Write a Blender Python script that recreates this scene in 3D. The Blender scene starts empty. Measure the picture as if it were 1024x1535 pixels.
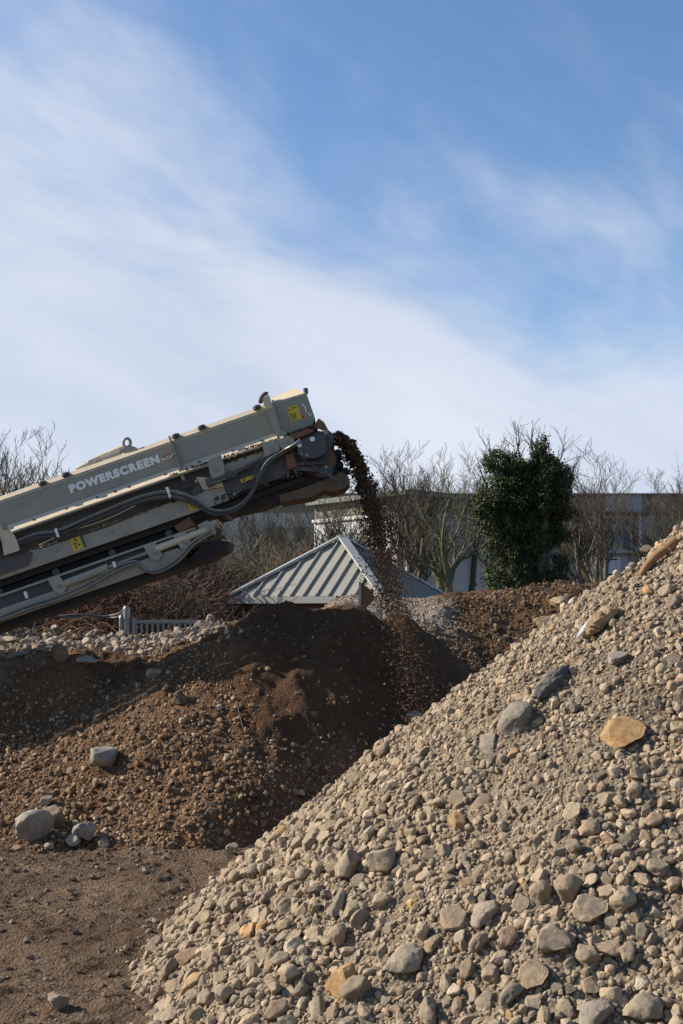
import bpy, bmesh, math, random
import numpy as np
from mathutils import Vector, Matrix

random.seed(7)
RNG = np.random.default_rng(7)
SC = bpy.context.scene
COL = SC.collection
R = math.radians

# ------------------------------------------------------------------ camera frame numbers
F, HX, HY, CAMZ = 1800.0, 512.0, 920.0, 1.7      # focal length in photo pixels, horizon point, eye height


def P(px, py, Y):
    """a point at depth Y metres that the photo shows at px, py"""
    return Vector(((px - HX) / F * Y, Y, CAMZ + (HY - py) / F * Y))


# ------------------------------------------------------------------ helpers
def tag(o, label=None, cat=None, group=None, kind=None):
    if label: o['label'] = label
    if cat: o['category'] = cat
    if group: o['group'] = group
    if kind: o['kind'] = kind
    return o


def empty(name, loc=(0, 0, 0)):
    o = bpy.data.objects.new(name, None)
    o.location = loc
    o.empty_display_size = 0.1
    COL.objects.link(o)
    return o


def wloc(o):
    v = Vector((0, 0, 0))
    while o is not None:
        v += o.location
        o = o.parent
    return v


class MB:
    """collects shapes in world coordinates and links them as one mesh object"""

    def __init__(self):
        self.v, self.f, self.n = [], [], 0

    def add(self, verts, faces):
        self.v.extend([tuple(p) for p in verts])
        self.f.extend([tuple(i + self.n for i in f) for f in faces])
        self.n += len(verts)
        return self

    def box(self, c, sx, sy, sz, ux=(1, 0, 0), uy=(0, 1, 0), uz=(0, 0, 1), bev=0.0):
        c, ux, uy, uz = Vector(c), Vector(ux), Vector(uy), Vector(uz)
        bm = bmesh.new()
        bmesh.ops.create_cube(bm, size=1)
        for v in bm.verts:
            v.co = Vector((v.co.x * sx, v.co.y * sy, v.co.z * sz))
        if bev > 0:
            bmesh.ops.bevel(bm, geom=bm.edges[:], offset=bev, segments=2, affect='EDGES', profile=0.6)
        bm.verts.index_update()
        vs = [c + ux * v.co.x + uy * v.co.y + uz * v.co.z for v in bm.verts]
        fs = [[v.index for v in f.verts] for f in bm.faces]
        bm.free()
        return self.add(vs, fs)

    def prism(self, a, b):
        """two matching outlines (lists of points) joined into a solid"""
        n = len(a)
        fs = [tuple(range(n))[::-1], tuple(range(n, 2 * n))]
        fs += [(i, (i + 1) % n, n + (i + 1) % n, n + i) for i in range(n)]
        return self.add(list(a) + list(b), fs)

    def tube(self, path, r, n=8, cap=True):
        path = [Vector(p) for p in path]
        m = len(path)
        rs = r if isinstance(r, (list, tuple)) else [r] * m
        vs, fs = [], []
        prev = None
        for i, p in enumerate(path):
            d = (path[min(i + 1, m - 1)] - path[max(i - 1, 0)])
            d = d.normalized() if d.length > 1e-9 else Vector((0, 0, 1))
            if prev is None:
                a = d.orthogonal().normalized()
            else:
                a = (prev - d * prev.dot(d))
                a = a.normalized() if a.length > 1e-6 else d.orthogonal().normalized()
            prev = a
            b = d.cross(a)
            for k in range(n):
                t = 2 * math.pi * k / n
                vs.append(p + (a * math.cos(t) + b * math.sin(t)) * rs[i])
        for i in range(m - 1):
            for k in range(n):
                fs.append((i * n + k, i * n + (k + 1) % n, (i + 1) * n + (k + 1) % n, (i + 1) * n + k))
        if cap:
            fs.append(tuple(range(n))[::-1])
            fs.append(tuple(range((m - 1) * n, m * n)))
        return self.add(vs, fs)

    def build(self, name, mat, parent=None, smooth=False, angle=None):
        L = wloc(parent) if parent is not None else Vector((0, 0, 0))
        me = bpy.data.meshes.new(name)
        me.from_pydata([(p[0] - L.x, p[1] - L.y, p[2] - L.z) for p in self.v], [], self.f)
        return finish(name, me, mat, parent, smooth, angle)


def finish(name, me, mat, parent=None, smooth=False, angle=None):
    me.update()
    bm = bmesh.new()
    bm.from_mesh(me)
    bmesh.ops.recalc_face_normals(bm, faces=bm.faces[:])
    bm.to_mesh(me)
    bm.free()
    if smooth or angle:
        me.polygons.foreach_set('use_smooth', [True] * len(me.polygons))
        if angle:
            me.set_sharp_from_angle(angle=R(angle))
    if mat: me.materials.append(mat)
    o = bpy.data.objects.new(name, me)
    COL.objects.link(o)
    if parent is not None: o.parent = parent
    return o


def np_mesh(name, V, Fc, mat, nper, smooth=True, color=None, parent=None):
    """fast mesh from numpy arrays; Fc is (n, nper)"""
    me = bpy.data.meshes.new(name)
    me.vertices.add(len(V))
    me.vertices.foreach_set('co', np.ascontiguousarray(V, dtype=np.float32).ravel())
    nf = len(Fc)
    me.loops.add(nf * nper)
    me.loops.foreach_set('vertex_index', np.ascontiguousarray(Fc, dtype=np.int32).ravel())
    me.polygons.add(nf)
    me.polygons.foreach_set('loop_start', np.arange(0, nf * nper, nper, dtype=np.int32))
    me.polygons.foreach_set('loop_total', np.full(nf, nper, dtype=np.int32))
    me.polygons.foreach_set('use_smooth', np.full(nf, bool(smooth)))
    me.update(calc_edges=True)
    if color is not None:
        ca = me.color_attributes.new('tint', 'FLOAT_COLOR', 'POINT')
        c = np.ones((len(V), 4), dtype=np.float32)
        c[:, :3] = color
        ca.data.foreach_set('color', c.ravel())
    if mat: me.materials.append(mat)
    o = bpy.data.objects.new(name, me)
    COL.objects.link(o)
    if parent is not None: o.parent = parent
    return o


def copy_tree(o, parent=None):
    c = o.copy()
    COL.objects.link(c)
    if parent is not None: c.parent = parent
    for ch in list(o.children): copy_tree(ch, c)
    return c


# ------------------------------------------------------------------ numpy noise
def _hash(ix, iy, seed):
    h = (ix.astype(np.int64) * 374761393 + iy.astype(np.int64) * 668265263 + seed * 974634777) & 0xFFFFFFFF
    h = ((h ^ (h >> 13)) * 1274126177) & 0xFFFFFFFF
    h = h ^ (h >> 16)
    return (h & 0xFFFFFF) / float(0xFFFFFF)


def vnoise(x, y, seed=0):
    x0, y0 = np.floor(x), np.floor(y)
    fx, fy = x - x0, y - y0
    ux, uy = fx * fx * fx * (fx * (fx * 6 - 15) + 10), fy * fy * fy * (fy * (fy * 6 - 15) + 10)
    a, b = _hash(x0, y0, seed), _hash(x0 + 1, y0, seed)
    c, d = _hash(x0, y0 + 1, seed), _hash(x0 + 1, y0 + 1, seed)
    return (a * (1 - ux) + b * ux) * (1 - uy) + (c * (1 - ux) + d * ux) * uy


def fbm(x, y, scale, octv=4, seed=0, gain=0.5):
    x, y = np.asarray(x, dtype=float) / scale, np.asarray(y, dtype=float) / scale
    s, a, t = 0.0, 1.0, 0.0
    for o in range(octv):
        ca, sa = math.cos(0.7 * o + seed), math.sin(0.7 * o + seed)
        s = s + a * (vnoise((x * ca - y * sa) * 2 ** o + 17.3 * o, (x * sa + y * ca) * 2 ** o - 9.1 * o, seed + o) - 0.5)
        t += a
        a *= gain
    return s / t * 2.0          # about -1 .. 1


def smax(a, b, k):
    h = np.clip(0.5 + 0.5 * (a - b) / k, 0, 1)
    return b * (1 - h) + a * h + k * h * (1 - h)


def smin(a, b, k):
    return -smax(-a, -b, k)


def sstep(e0, e1, x):
    t = np.clip((x - e0) / (e1 - e0), 0, 1)
    return t * t * (3 - 2 * t)


# ------------------------------------------------------------------ terrain height fields
GX, GY, GH, GS = 2.44, 6.2, 2.72, 0.80


def ground_h(x, y):
    n = 0.035 * fbm(x, y, 2.2, 3, 31) + 0.030 * fbm(x, y * 1.6, 0.42, 4, 32, 0.6) + 0.034 * np.maximum(fbm(x, y * 1.3, 0.10, 3, 34, 0.6), -0.1)
    track = 0.02 * np.sin((x * 0.35 + y) * 5.5 + 0.8 * fbm(x, y, 1.2, 2, 33)) * sstep(8.4, 7.0, y)
    return n * sstep(40, 15, np.hypot(x, y)) + track * 0.7


def heap_grey(x, y):
    x, y = np.asarray(x, dtype=float), np.asarray(y, dtype=float)
    dx, dy = x - GX, y - GY
    r = np.sqrt(dx * dx + dy * dy + 0.06)
    phi = np.arctan2(dy, dx)
    h = GH - GS * r
    h = h + 0.10 * fbm(x, y, 0.9, 3, 3) + 0.03 * fbm(phi * 6, r * 0.8, 0.5, 3, 5) * sstep(0.4, 1.4, r)
    h = h + 0.030 * fbm(x, y, 0.20, 3, 7) * sstep(2.6, 2.2, h) + 0.012 * fbm(x, y, 0.05, 3, 8)
    return smax(h, -0.12 + 0 * h, 0.05)


def heap_earth(x, y):
    x, y = np.asarray(x, dtype=float), np.asarray(y, dtype=float)
    wob = 0.05 * fbm(x, y, 0.7, 3, 11)
    # newest cone below the belt, drawn out towards the tail of the belt
    dx = np.where(x < -0.60, (x + 0.60) * 0.88, np.maximum(x - 0.10, 0) * 1.5)
    d = np.sqrt(dx ** 2 + np.maximum(11.35 - y, (y - 11.35) * 0.9) ** 2 + 0.02)
    c1 = 1.865 - 0.68 * d + 0.05 * fbm(x, y, 0.45, 3, 20)
    face = 1.84 - 1.12 * ((x - 0.17) * 0.50 + (11.3 - y) * 0.86) + 0.10 * fbm(x, y, 0.5, 4, 14, 0.6)
    c1 = smin(c1, face, 0.07)
    # older bank towards the machine
    bank = smin(smax(0.38 * (y - 8.95), 0.50 + 0.95 * (y - 10.55), 0.15) + 0.10 * fbm(x, y, 1.1, 3, 12), 1.36 + 0.09 * fbm(x, y, 0.8, 3, 13), 0.12)
    bank = bank - 0.55 * np.maximum(x + 1.35, 0) - 0.7 * np.maximum(y - 13.4, 0)
    # broken concrete dumped on top of that bank
    dump = 1.56 + 0.14 * fbm(x, y, 0.6, 3, 15) - 0.42 * np.hypot(np.maximum(np.abs(x + 3.3) - 0.9, 0), (y - 13.0) * 1.2)
    dump = np.maximum(dump, 1.62 + 0.07 * fbm(x, y, 0.4, 3, 22) - 0.36 * np.hypot((x + 1.35) * 0.8, (y - 13.0) * 1.3))
    # small cone where the falling soil lands
    c2 = 1.80 - 0.95 * np.sqrt((x - 0.56) ** 2 + (y - 11.45) ** 2 + 0.02)
    # ridge behind
    ridge = smin(0.58 * (y - 11.0) + 0.13 * fbm(x, y, 0.9, 3, 17), 1.80 + 0.07 * x * (x > 0) + 0.10 * fbm(x, y, 1.0, 3, 16), 0.15)
    ridge = ridge - 0.8 * np.maximum(-x - 0.1, 0) - 0.55 * np.maximum(y - 17.5, 0) - 0.5 * np.maximum(x - 7, 0)
    h = smax(c1, bank, 0.10)
    h = smax(h, dump, 0.05)
    h = smax(h, c2, 0.05)
    h = smax(h, ridge, 0.06)
    h = h + wob + 0.050 * fbm(x, y, 0.22, 3, 18) + 0.024 * fbm(x, y, 0.07, 3, 19, 0.6)
    return smax(h, -0.12 + 0 * h, 0.10)


def surf(x, y):
    return np.maximum(np.maximum(heap_grey(x, y), heap_earth(x, y)), ground_h(x, y))


def hit(px, py, near=2.5, far=22.0, fn=surf):
    """where the line of sight through px, py first meets the ground or a heap"""
    Y = np.linspace(near, far, 3000)
    x = (px - HX) / F * Y
    z = CAMZ + (HY - py) / F * Y
    below = z <= fn(x, Y)
    i = int(np.argmax(below)) if below.any() else len(Y) - 1
    return Vector((x[i], Y[i], z[i]))


def slope_normal(fn, x, y, e=0.08):
    gx = (fn(x + e, y) - fn(x - e, y)) / (2 * e)
    gy = (fn(x, y + e) - fn(x, y - e)) / (2 * e)
    n = np.stack([-gx, -gy, np.ones_like(gx)], axis=-1)
    return n / np.linalg.norm(n, axis=-1, keepdims=True)


# ------------------------------------------------------------------ materials
def nodes_of(name):
    m = bpy.data.materials.new(name)
    m.use_nodes = True
    nt = m.node_tree
    return m, nt, nt.nodes['Principled BSDF']


def N(nt, t, **kw):
    n = nt.nodes.new(t)
    for k, v in kw.items():
        if hasattr(n, k): setattr(n, k, v)
    return n


def noise(nt, vec, scale, detail=4, rough=0.6, dist=0.0):
    n = N(nt, 'ShaderNodeTexNoise')
    n.inputs['Scale'].default_value = scale
    n.inputs['Detail'].default_value = detail
    n.inputs['Roughness'].default_value = rough
    n.inputs['Distortion'].default_value = dist
    if vec is not None: nt.links.new(vec, n.inputs['Vector'])
    return n.outputs['Fac']


def ramp(nt, fac, stops, interp='LINEAR'):
    n = N(nt, 'ShaderNodeValToRGB')
    n.color_ramp.interpolation = interp
    el = n.color_ramp.elements
    while len(el) > 1: el.remove(el[0])
    for i, (p, c) in enumerate(stops):
        c = (c, c, c, 1) if isinstance(c, (int, float)) else (*c[:3], 1)
        if i == 0:
            el[0].position, el[0].color = p, c
        else:
            e = el.new(p)
            e.color = c
    nt.links.new(fac, n.inputs['Fac'])
    return n.outputs['Color']


def mix(nt, fac, a, b, mode='MIX'):
    n = N(nt, 'ShaderNodeMix', data_type='RGBA', blend_type=mode)
    for sock, v in ((n.inputs[0], fac), (n.inputs[6], a), (n.inputs[7], b)):
        if isinstance(v, (int, float)): sock.default_value = v
        elif isinstance(v, (tuple, list)): sock.default_value = (*v[:3], 1)
        else: nt.links.new(v, sock)
    return n.outputs[2]


def math_n(nt, op, a, b=0.0, c=0.0, clamp=False):
    n = N(nt, 'ShaderNodeMath', operation=op, use_clamp=clamp)
    for s, v in zip(n.inputs, (a, b, c)):
        if isinstance(v, (int, float)): s.default_value = v
        else: nt.links.new(v, s)
    return n.outputs[0]


def bump(nt, bsdf, h, strength=0.5, dist=0.02):
    b = N(nt, 'ShaderNodeBump')
    b.inputs['Strength'].default_value = strength
    b.inputs['Distance'].default_value = dist
    nt.links.new(h, b.inputs['Height'])
    nt.links.new(b.outputs[0], bsdf.inputs['Normal'])


def pos(nt):
    return N(nt, 'ShaderNodeNewGeometry').outputs['Position']


def objco(nt):
    return N(nt, 'ShaderNodeTexCoord').outputs['Object']


def simple(name, col, rough=0.7, metal=0.0, var=0.25, scale=6.0, dust=None, dust_amt=0.5, bumps=0.0, bscale=60):
    """paint, metal, rubber ... with uneven tone and, where given, a dry layer of dust that lies in patches"""
    m, nt, b = nodes_of(name)
    v = pos(nt)
    c = mix(nt, noise(nt, v, scale, 5, 0.65), [x * (1 - var) for x in col], [min(1, x * (1 + var)) for x in col])
    if dust:
        g = N(nt, 'ShaderNodeNewGeometry')
        sep = N(nt, 'ShaderNodeSeparateXYZ')
        nt.links.new(g.outputs['Normal'], sep.inputs[0])
        up = math_n(nt, 'MULTIPLY_ADD', sep.outputs[2], 0.9, -0.1, clamp=True)
        d = math_n(nt, 'MULTIPLY_ADD', noise(nt, v, 3.5, 7, 0.7, 0.6), 1.9, -0.75, clamp=True)
        d2 = math_n(nt, 'MULTIPLY', d, dust_amt)
        f = math_n(nt, 'MAXIMUM', math_n(nt, 'MULTIPLY', up, min(1.0, dust_amt * 1.6)), d2)
        c = mix(nt, f, c, dust)
        mpg = N(nt, 'ShaderNodeMapping')
        mpg.inputs['Scale'].default_value = (9.0, 9.0, 1.1)
        nt.links.new(v, mpg.inputs[0])
        run = math_n(nt, 'MULTIPLY_ADD', noise(nt, mpg.outputs[0], 2.2, 6, 0.75), 2.2, -1.0, clamp=True)
        c = mix(nt, math_n(nt, 'MULTIPLY', run, 0.65), c, [x * 0.55 for x in dust])
        chip = math_n(nt, 'MULTIPLY_ADD', noise(nt, v, 26, 5, 0.7), 9.0, -6.0, clamp=True)
        c = mix(nt, math_n(nt, 'MULTIPLY', chip, 0.7), c, (0.075, 0.05, 0.035))
        nt.links.new(math_n(nt, 'MULTIPLY_ADD', f, 0.35, rough, clamp=True), b.inputs['Roughness'])
    else:
        b.inputs['Roughness'].default_value = rough
    nt.links.new(c, b.inputs['Base Color'])
    b.inputs['Metallic'].default_value = metal
    if bumps: bump(nt, b, noise(nt, v, bscale, 5, 0.7), bumps, 0.01)
    return m


def stone_mat(name, source, scale=1.0, dust=(0.335, 0.263, 0.183), dust_amt=0.7):
    """broken stone: its own tint, mineral speckle, dust in patches; tint from the object colour or from a mesh attribute"""
    m, nt, b = nodes_of(name)
    if source == 'object':
        t = N(nt, 'ShaderNodeObjectInfo').outputs['Color']
        v = objco(nt)
        k = 1.0
    else:
        a = N(nt, 'ShaderNodeAttribute', attribute_name='tint')
        t = a.outputs['Color']
        v = pos(nt)
        k = 9.0
    n1 = noise(nt, v, 2.2 * k * scale, 8, 0.72, 0.4)
    n2 = noise(nt, v, 9.0 * k * scale, 6, 0.75)
    c = mix(nt, 1.0, t, ramp(nt, n1, [(0.28, 0.55), (0.5, 0.98), (0.72, 1.36)]), 'MULTIPLY')
    c = mix(nt, 1.0, c, ramp(nt, n2, [(0.3, 0.72), (0.55, 1.05), (0.72, 1.22)]), 'MULTIPLY')
    d = math_n(nt, 'MULTIPLY_ADD', noise(nt, v, 1.3 * k * scale, 6, 0.7), 2.2, -0.75, clamp=True)
    c = mix(nt, math_n(nt, 'MULTIPLY', d, dust_amt), c, dust)
    nt.links.new(c, b.inputs['Base Color'])
    b.inputs['Roughness'].default_value = 0.93
    b.inputs['Specular IOR Level'].default_value = 0.2
    h = math_n(nt, 'ADD', n1, math_n(nt, 'MULTIPLY', n2, 0.5))
    bump(nt, b, h, 0.8, 0.012 if source != 'object' else 0.010)
    return m


def soil_mat(name, stops, pale=None, fine=95.0, strength=0.8, stripe=False):
    """loose ground: patches of tone, grit, pebbly bump; 'tint' attribute blends in the paler material dumped on it"""
    m, nt, b = nodes_of(name)
    v = pos(nt)
    big = noise(nt, v, 1.1, 6, 0.62, 0.5)
    c = ramp(nt, big, stops)
    grit = noise(nt, v, fine, 4, 0.7)
    c = mix(nt, 1.0, c, ramp(nt, grit, [(0.3, 0.62), (0.5, 1.0), (0.68, 1.35)]), 'MULTIPLY')
    mid = noise(nt, v, 14.0, 6, 0.7)
    c = mix(nt, 1.0, c, ramp(nt, mid, [(0.3, 0.72), (0.5, 1.0), (0.7, 1.22)]), 'MULTIPLY')
    if pale:
        a = N(nt, 'ShaderNodeAttribute', attribute_name='tint')
        sep = N(nt, 'ShaderNodeSeparateColor')
        nt.links.new(a.outputs['Color'], sep.inputs[0])
        p = mix(nt, 1.0, pale, ramp(nt, grit, [(0.3, 0.6), (0.5, 1.0), (0.7, 1.3)]), 'MULTIPLY')
        c = mix(nt, sep.outputs[0], c, p)
        # damp, freshly tipped soil is darker; the ridge's shade is painted in too
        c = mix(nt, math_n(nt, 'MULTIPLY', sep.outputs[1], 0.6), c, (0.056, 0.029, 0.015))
    nt.links.new(c, b.inputs['Base Color'])
    b.inputs['Roughness'].default_value = 0.96
    b.inputs['Specular IOR Level'].default_value = 0.15
    vo = N(nt, 'ShaderNodeTexVoronoi')
    vo.inputs['Scale'].default_value = 60.0
    nt.links.new(v, vo.inputs['Vector'])
    h = math_n(nt, 'ADD', math_n(nt, 'MULTIPLY', grit, 0.7), math_n(nt, 'MULTIPLY', vo.outputs['Distance'], -0.8))
    h = math_n(nt, 'ADD', h, mid)
    bump(nt, b, h, strength, 0.02)
    return m


M = {}
M['ground'] = soil_mat('packed dirt', [(0.3, (0.092, 0.057, 0.035)), (0.5, (0.138, 0.090, 0.056)), (0.7, (0.195, 0.135, 0.088))], fine=110, strength=1.0)
M['grey_heap'] = soil_mat('crushed fines', [(0.3, (0.165, 0.124, 0.083)), (0.5, (0.225, 0.174, 0.120)), (0.72, (0.29, 0.23, 0.16))], fine=120, strength=0.9)
M['earth'] = soil_mat('brown soil', [(0.3, (0.088, 0.047, 0.023)), (0.5, (0.140, 0.078, 0.040)), (0.72, (0.205, 0.122, 0.065))], pale=(0.28, 0.225, 0.175), fine=100, strength=0.9)
M['stone'] = stone_mat('rubble stone', 'object')
M['stone_mass'] = stone_mat('rubble stone mass', 'attr')
M['brown_stone'] = stone_mat('earth stone', 'object', dust=(0.195, 0.122, 0.071), dust_amt=0.6)
M['brown_mass'] = stone_mat('earth stone mass', 'attr', dust=(0.195, 0.122, 0.071), dust_amt=0.6)
M['clod'] = stone_mat('moist soil clods', 'attr', dust=(0.07, 0.04, 0.022), dust_amt=0.5)
DUST = (0.50, 0.41, 0.295)
M['paint'] = simple('grey green machine paint', (0.245, 0.235, 0.185), 0.5, 0.0, 0.14, 3.0, DUST, 0.62, 0.12, 30)
M['paint_dusty'] = simple('dust covered ledge', (0.60, 0.49, 0.34), 0.85, 0.0, 0.14, 5.0, DUST, 0.8, 0.10, 70)
M['paint_beam'] = simple('lower beam paint', (0.27, 0.255, 0.20), 0.5, 0.0, 0.14, 3.5, DUST, 0.55, 0.05, 40)
M['paint_dark'] = simple('dark grey machine paint', (0.050, 0.052, 0.050), 0.5, 0.0, 0.2, 4.0, (0.20, 0.16, 0.115), 0.4)
M['hose'] = simple('rubber hose', (0.030, 0.030, 0.030), 0.45, 0.0, 0.2, 5.0, (0.16, 0.135, 0.10), 0.6)
M['hose_dusty'] = simple('dusty rubber hose', (0.13, 0.115, 0.09), 0.6, 0.0, 0.25, 5.0, DUST, 0.7)
M['rubber'] = simple('conveyor belt rubber', (0.013, 0.011, 0.010), 0.75, 0.0, 0.3, 6.0, (0.026, 0.020, 0.016), 0.5, 0.2, 50)
M['steel'] = simple('bare steel', (0.22, 0.21, 0.19), 0.4, 0.7, 0.2, 8.0, DUST, 0.4)
M['mud'] = simple('caked mud', (0.125, 0.088, 0.055), 0.9, 0.0, 0.6, 14.0, None, 0, 0.9, 40)
M['rust'] = simple('rust', (0.18, 0.085, 0.045), 0.9, 0.0, 0.4, 12.0, None, 0, 0.3, 80)
M['white_letter'] = simple('white lettering', (0.78, 0.76, 0.70), 0.6, 0.0, 0.12, 14.0)
M['yellow'] = simple('yellow decal', (0.62, 0.42, 0.035), 0.55, 0.0, 0.15, 14.0)
M['orange_decal'] = simple('orange decal', (0.62, 0.20, 0.03), 0.55, 0.0, 0.15, 14.0)
M['red_decal'] = simple('red decal', (0.42, 0.09, 0.06), 0.55, 0.0, 0.2, 14.0)
M['ink'] = simple('black print', (0.03, 0.03, 0.028), 0.6)
M['bark'] = simple('grey brown bark', (0.13, 0.105, 0.07), 0.95, 0.0, 0.4, 6.0, None, 0, 0.5, 30)
M['bark_moss'] = simple('mossy bark', (0.13, 0.125, 0.055), 0.95, 0.0, 0.4, 5.0, None, 0, 0.5, 30)
M['twig'] = simple('bare twigs', (0.082, 0.064, 0.046), 0.95, 0.0, 0.3, 3.0)
M['twig_red'] = simple('reddish twigs', (0.125, 0.058, 0.036), 0.95, 0.0, 0.35, 2.0)
M['twig_olive'] = simple('olive twigs', (0.092, 0.082, 0.045), 0.95, 0.0, 0.35, 2.0)
M['galv'] = simple('galvanised steel', (0.24, 0.245, 0.24), 0.45, 0.6, 0.15, 8.0)
M['rail'] = simple('grey railing paint', (0.22, 0.22, 0.205), 0.6, 0.1, 0.15, 8.0)
M['roof'] = simple('grey coated roof metal', (0.255, 0.237, 0.203), 0.6, 0.0, 0.10, 2.0, (0.30, 0.27, 0.21), 0.35)
M['roof_cap'] = simple('grey roof capping', (0.38, 0.37, 0.335), 0.5, 0.2, 0.10, 2.0)
M['glass'] = simple('dark window glass', (0.030, 0.036, 0.042), 0.12, 0.0, 0.2, 1.0)
M['frame'] = simple('dark window frame', (0.075, 0.075, 0.075), 0.5)
M['white_wall'] = simple('white wall cladding', (0.62, 0.62, 0.60), 0.5, 0.0, 0.05, 0.6)
M['fascia_green'] = simple('grey green fascia', (0.115, 0.125, 0.10), 0.6, 0.0, 0.15, 1.0)


def corrugated(name, col, pitch, var=0.1, axis=0, depth=0.03, stain=None):
    m, nt, b = nodes_of(name)
    v = pos(nt)
    sep = N(nt, 'ShaderNodeSeparateXYZ')
    nt.links.new(v, sep.inputs[0])
    w = math_n(nt, 'SINE', math_n(nt, 'MULTIPLY', sep.outputs[axis], 2 * math.pi / pitch))
    c = mix(nt, noise(nt, v, 0.35, 5, 0.6), [x * (1 - var) for x in col], [x * (1 + var) for x in col])
    if stain:
        mp = N(nt, 'ShaderNodeMapping')
        mp.inputs['Scale'].default_value = (1.4, 1.4, 0.12)
        nt.links.new(v, mp.inputs[0])
        s = math_n(nt, 'MULTIPLY_ADD', noise(nt, mp.outputs[0], 1.2, 6, 0.7), 2.4, -1.05, clamp=True)
        c = mix(nt, s, c, stain)
    nt.links.new(c, b.inputs['Base Color'])
    b.inputs['Roughness'].default_value = 0.55
    bump(nt, b, w, 0.8, depth)
    return m


M['clad_grey'] = corrugated('grey wall cladding', (0.34, 0.335, 0.32), 0.9, 0.14, 0, 0.03, (0.17, 0.16, 0.14))
M['clad_pale'] = corrugated('pale wall cladding', (0.52, 0.53, 0.54), 0.35, 0.08, 0, 0.02, (0.38, 0.37, 0.35))
M['band_brown'] = corrugated('brown weathered band', (0.19, 0.105, 0.062), 0.4, 0.35, 0, 0.03, (0.09, 0.065, 0.04))
M['band_olive'] = corrugated('olive weathered band', (0.125, 0.105, 0.070), 0.4, 0.3, 0, 0.03, (0.09, 0.08, 0.055))
M['band_grey'] = corrugated('grey weathered band', (0.33, 0.33, 0.32), 0.4, 0.15, 0, 0.03, (0.22, 0.20, 0.17))


def brick_mat():
    m, nt, b = nodes_of('red brick')
    br = N(nt, 'ShaderNodeTexBrick')
    mp = N(nt, 'ShaderNodeMapping')
    mp.inputs['Rotation'].default_value = (R(90), 0, 0)
    nt.links.new(objco(nt), mp.inputs[0])
    nt.links.new(mp.outputs[0], br.inputs['Vector'])
    br.inputs['Color1'].default_value = (0.36, 0.135, 0.075, 1)
    br.inputs['Color2'].default_value = (0.25, 0.095, 0.06, 1)
    br.inputs['Mortar'].default_value = (0.36, 0.32, 0.27, 1)
    br.inputs['Scale'].default_value = 1.0
    br.inputs['Brick Width'].default_value = 0.22
    br.inputs['Row Height'].default_value = 0.075
    br.inputs['Mortar Size'].default_value = 0.01
    nt.links.new(mix(nt, noise(nt, objco(nt), 4, 5), br.outputs['Color'], (0.22, 0.12, 0.08), 'MIX'), b.inputs['Base Color'])
    b.inputs['Roughness'].default_value = 0.9
    return m


M['brick'] = brick_mat()


def leaf_mat(name, dark, light):
    m, nt, b = nodes_of(name)
    a = N(nt, 'ShaderNodeAttribute', attribute_name='tint')
    sep = N(nt, 'ShaderNodeSeparateColor')
    nt.links.new(a.outputs['Color'], sep.inputs[0])
    nt.links.new(mix(nt, sep.outputs[0], dark, light), b.inputs['Base Color'])
    b.inputs['Roughness'].default_value = 0.6
    b.inputs['Specular IOR Level'].default_value = 0.2
    return m


M['ivy'] = leaf_mat('ivy leaves', (0.014, 0.022, 0.007), (0.088, 0.106, 0.030))

# ------------------------------------------------------------------ sun, sky, camera
SUN_EL, SUN_BACK = R(30), R(10)           # height of the sun; it stands at the end of -X, turned a little behind the heaps
to_sun = Vector((-math.cos(SUN_BACK) * math.cos(SUN_EL), math.sin(SUN_BACK) * math.cos(SUN_EL), math.sin(SUN_EL)))
sun_d = bpy.data.lights.new('sun', 'SUN')
sun_d.energy = 5.0
sun_d.angle = R(0.55)
sun_d.color = (1.0, 0.915, 0.785)
sun = bpy.data.objects.new('sun', sun_d)
sun.rotation_euler = to_sun.to_track_quat('Z', 'Y').to_euler()
sun.location = to_sun * 60
COL.objects.link(sun)

w = bpy.data.worlds.new('World')
SC.world = w
w.use_nodes = True
nt = w.node_tree
bg = nt.nodes['Background']
sky = N(nt, 'ShaderNodeTexSky', sky_type='NISHITA')
sky.sun_disc = False
sky.sun_elevation = SUN_EL
sky.sun_rotation = -(math.pi / 2 - SUN_BACK)
sky.altitude = 50
sky.air_density = 1.0
sky.dust_density = 0.6
sky.ozone_density = 2.0
tc = N(nt, 'ShaderNodeTexCoord').outputs['Generated']
sep = N(nt, 'ShaderNodeSeparateXYZ')
nt.links.new(tc, sep.inputs[0])
X_, Y_, Z_ = sep.outputs
az = math_n(nt, 'ARCTAN2', X_, Y_)
el = math_n(nt, 'ARCSINE', Z_)
# clouds live on a high flat sheet: direction divided by height gives the streaks their perspective
zc = math_n(nt, 'ADD', math_n(nt, 'MAXIMUM', Z_, 0.0), 0.34)
cmb = N(nt, 'ShaderNodeCombineXYZ')
nt.links.new(math_n(nt, 'DIVIDE', X_, zc), cmb.inputs[0])
nt.links.new(math_n(nt, 'DIVIDE', Y_, zc), cmb.inputs[1])
mp = N(nt, 'ShaderNodeMapping')
mp.inputs['Scale'].default_value = (1.15, 2.3, 1)
mp.inputs['Location'].default_value = (3.1, 1.7, 0)
vr = N(nt, 'ShaderNodeVectorRotate', rotation_type='Z_AXIS')
vr.inputs['Angle'].default_value = R(-48)
nt.links.new(cmb.outputs[0], vr.inputs['Vector'])
nt.links.new(vr.outputs[0], mp.inputs[0])
puff = noise(nt, mp.outputs[0], 1.5, 9, 0.56, 0.35)
soft = noise(nt, mp.outputs[0], 0.7, 4, 0.5, 0.2)
fine = noise(nt, mp.outputs[0], 5.0, 7, 0.62, 0.5)
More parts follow.
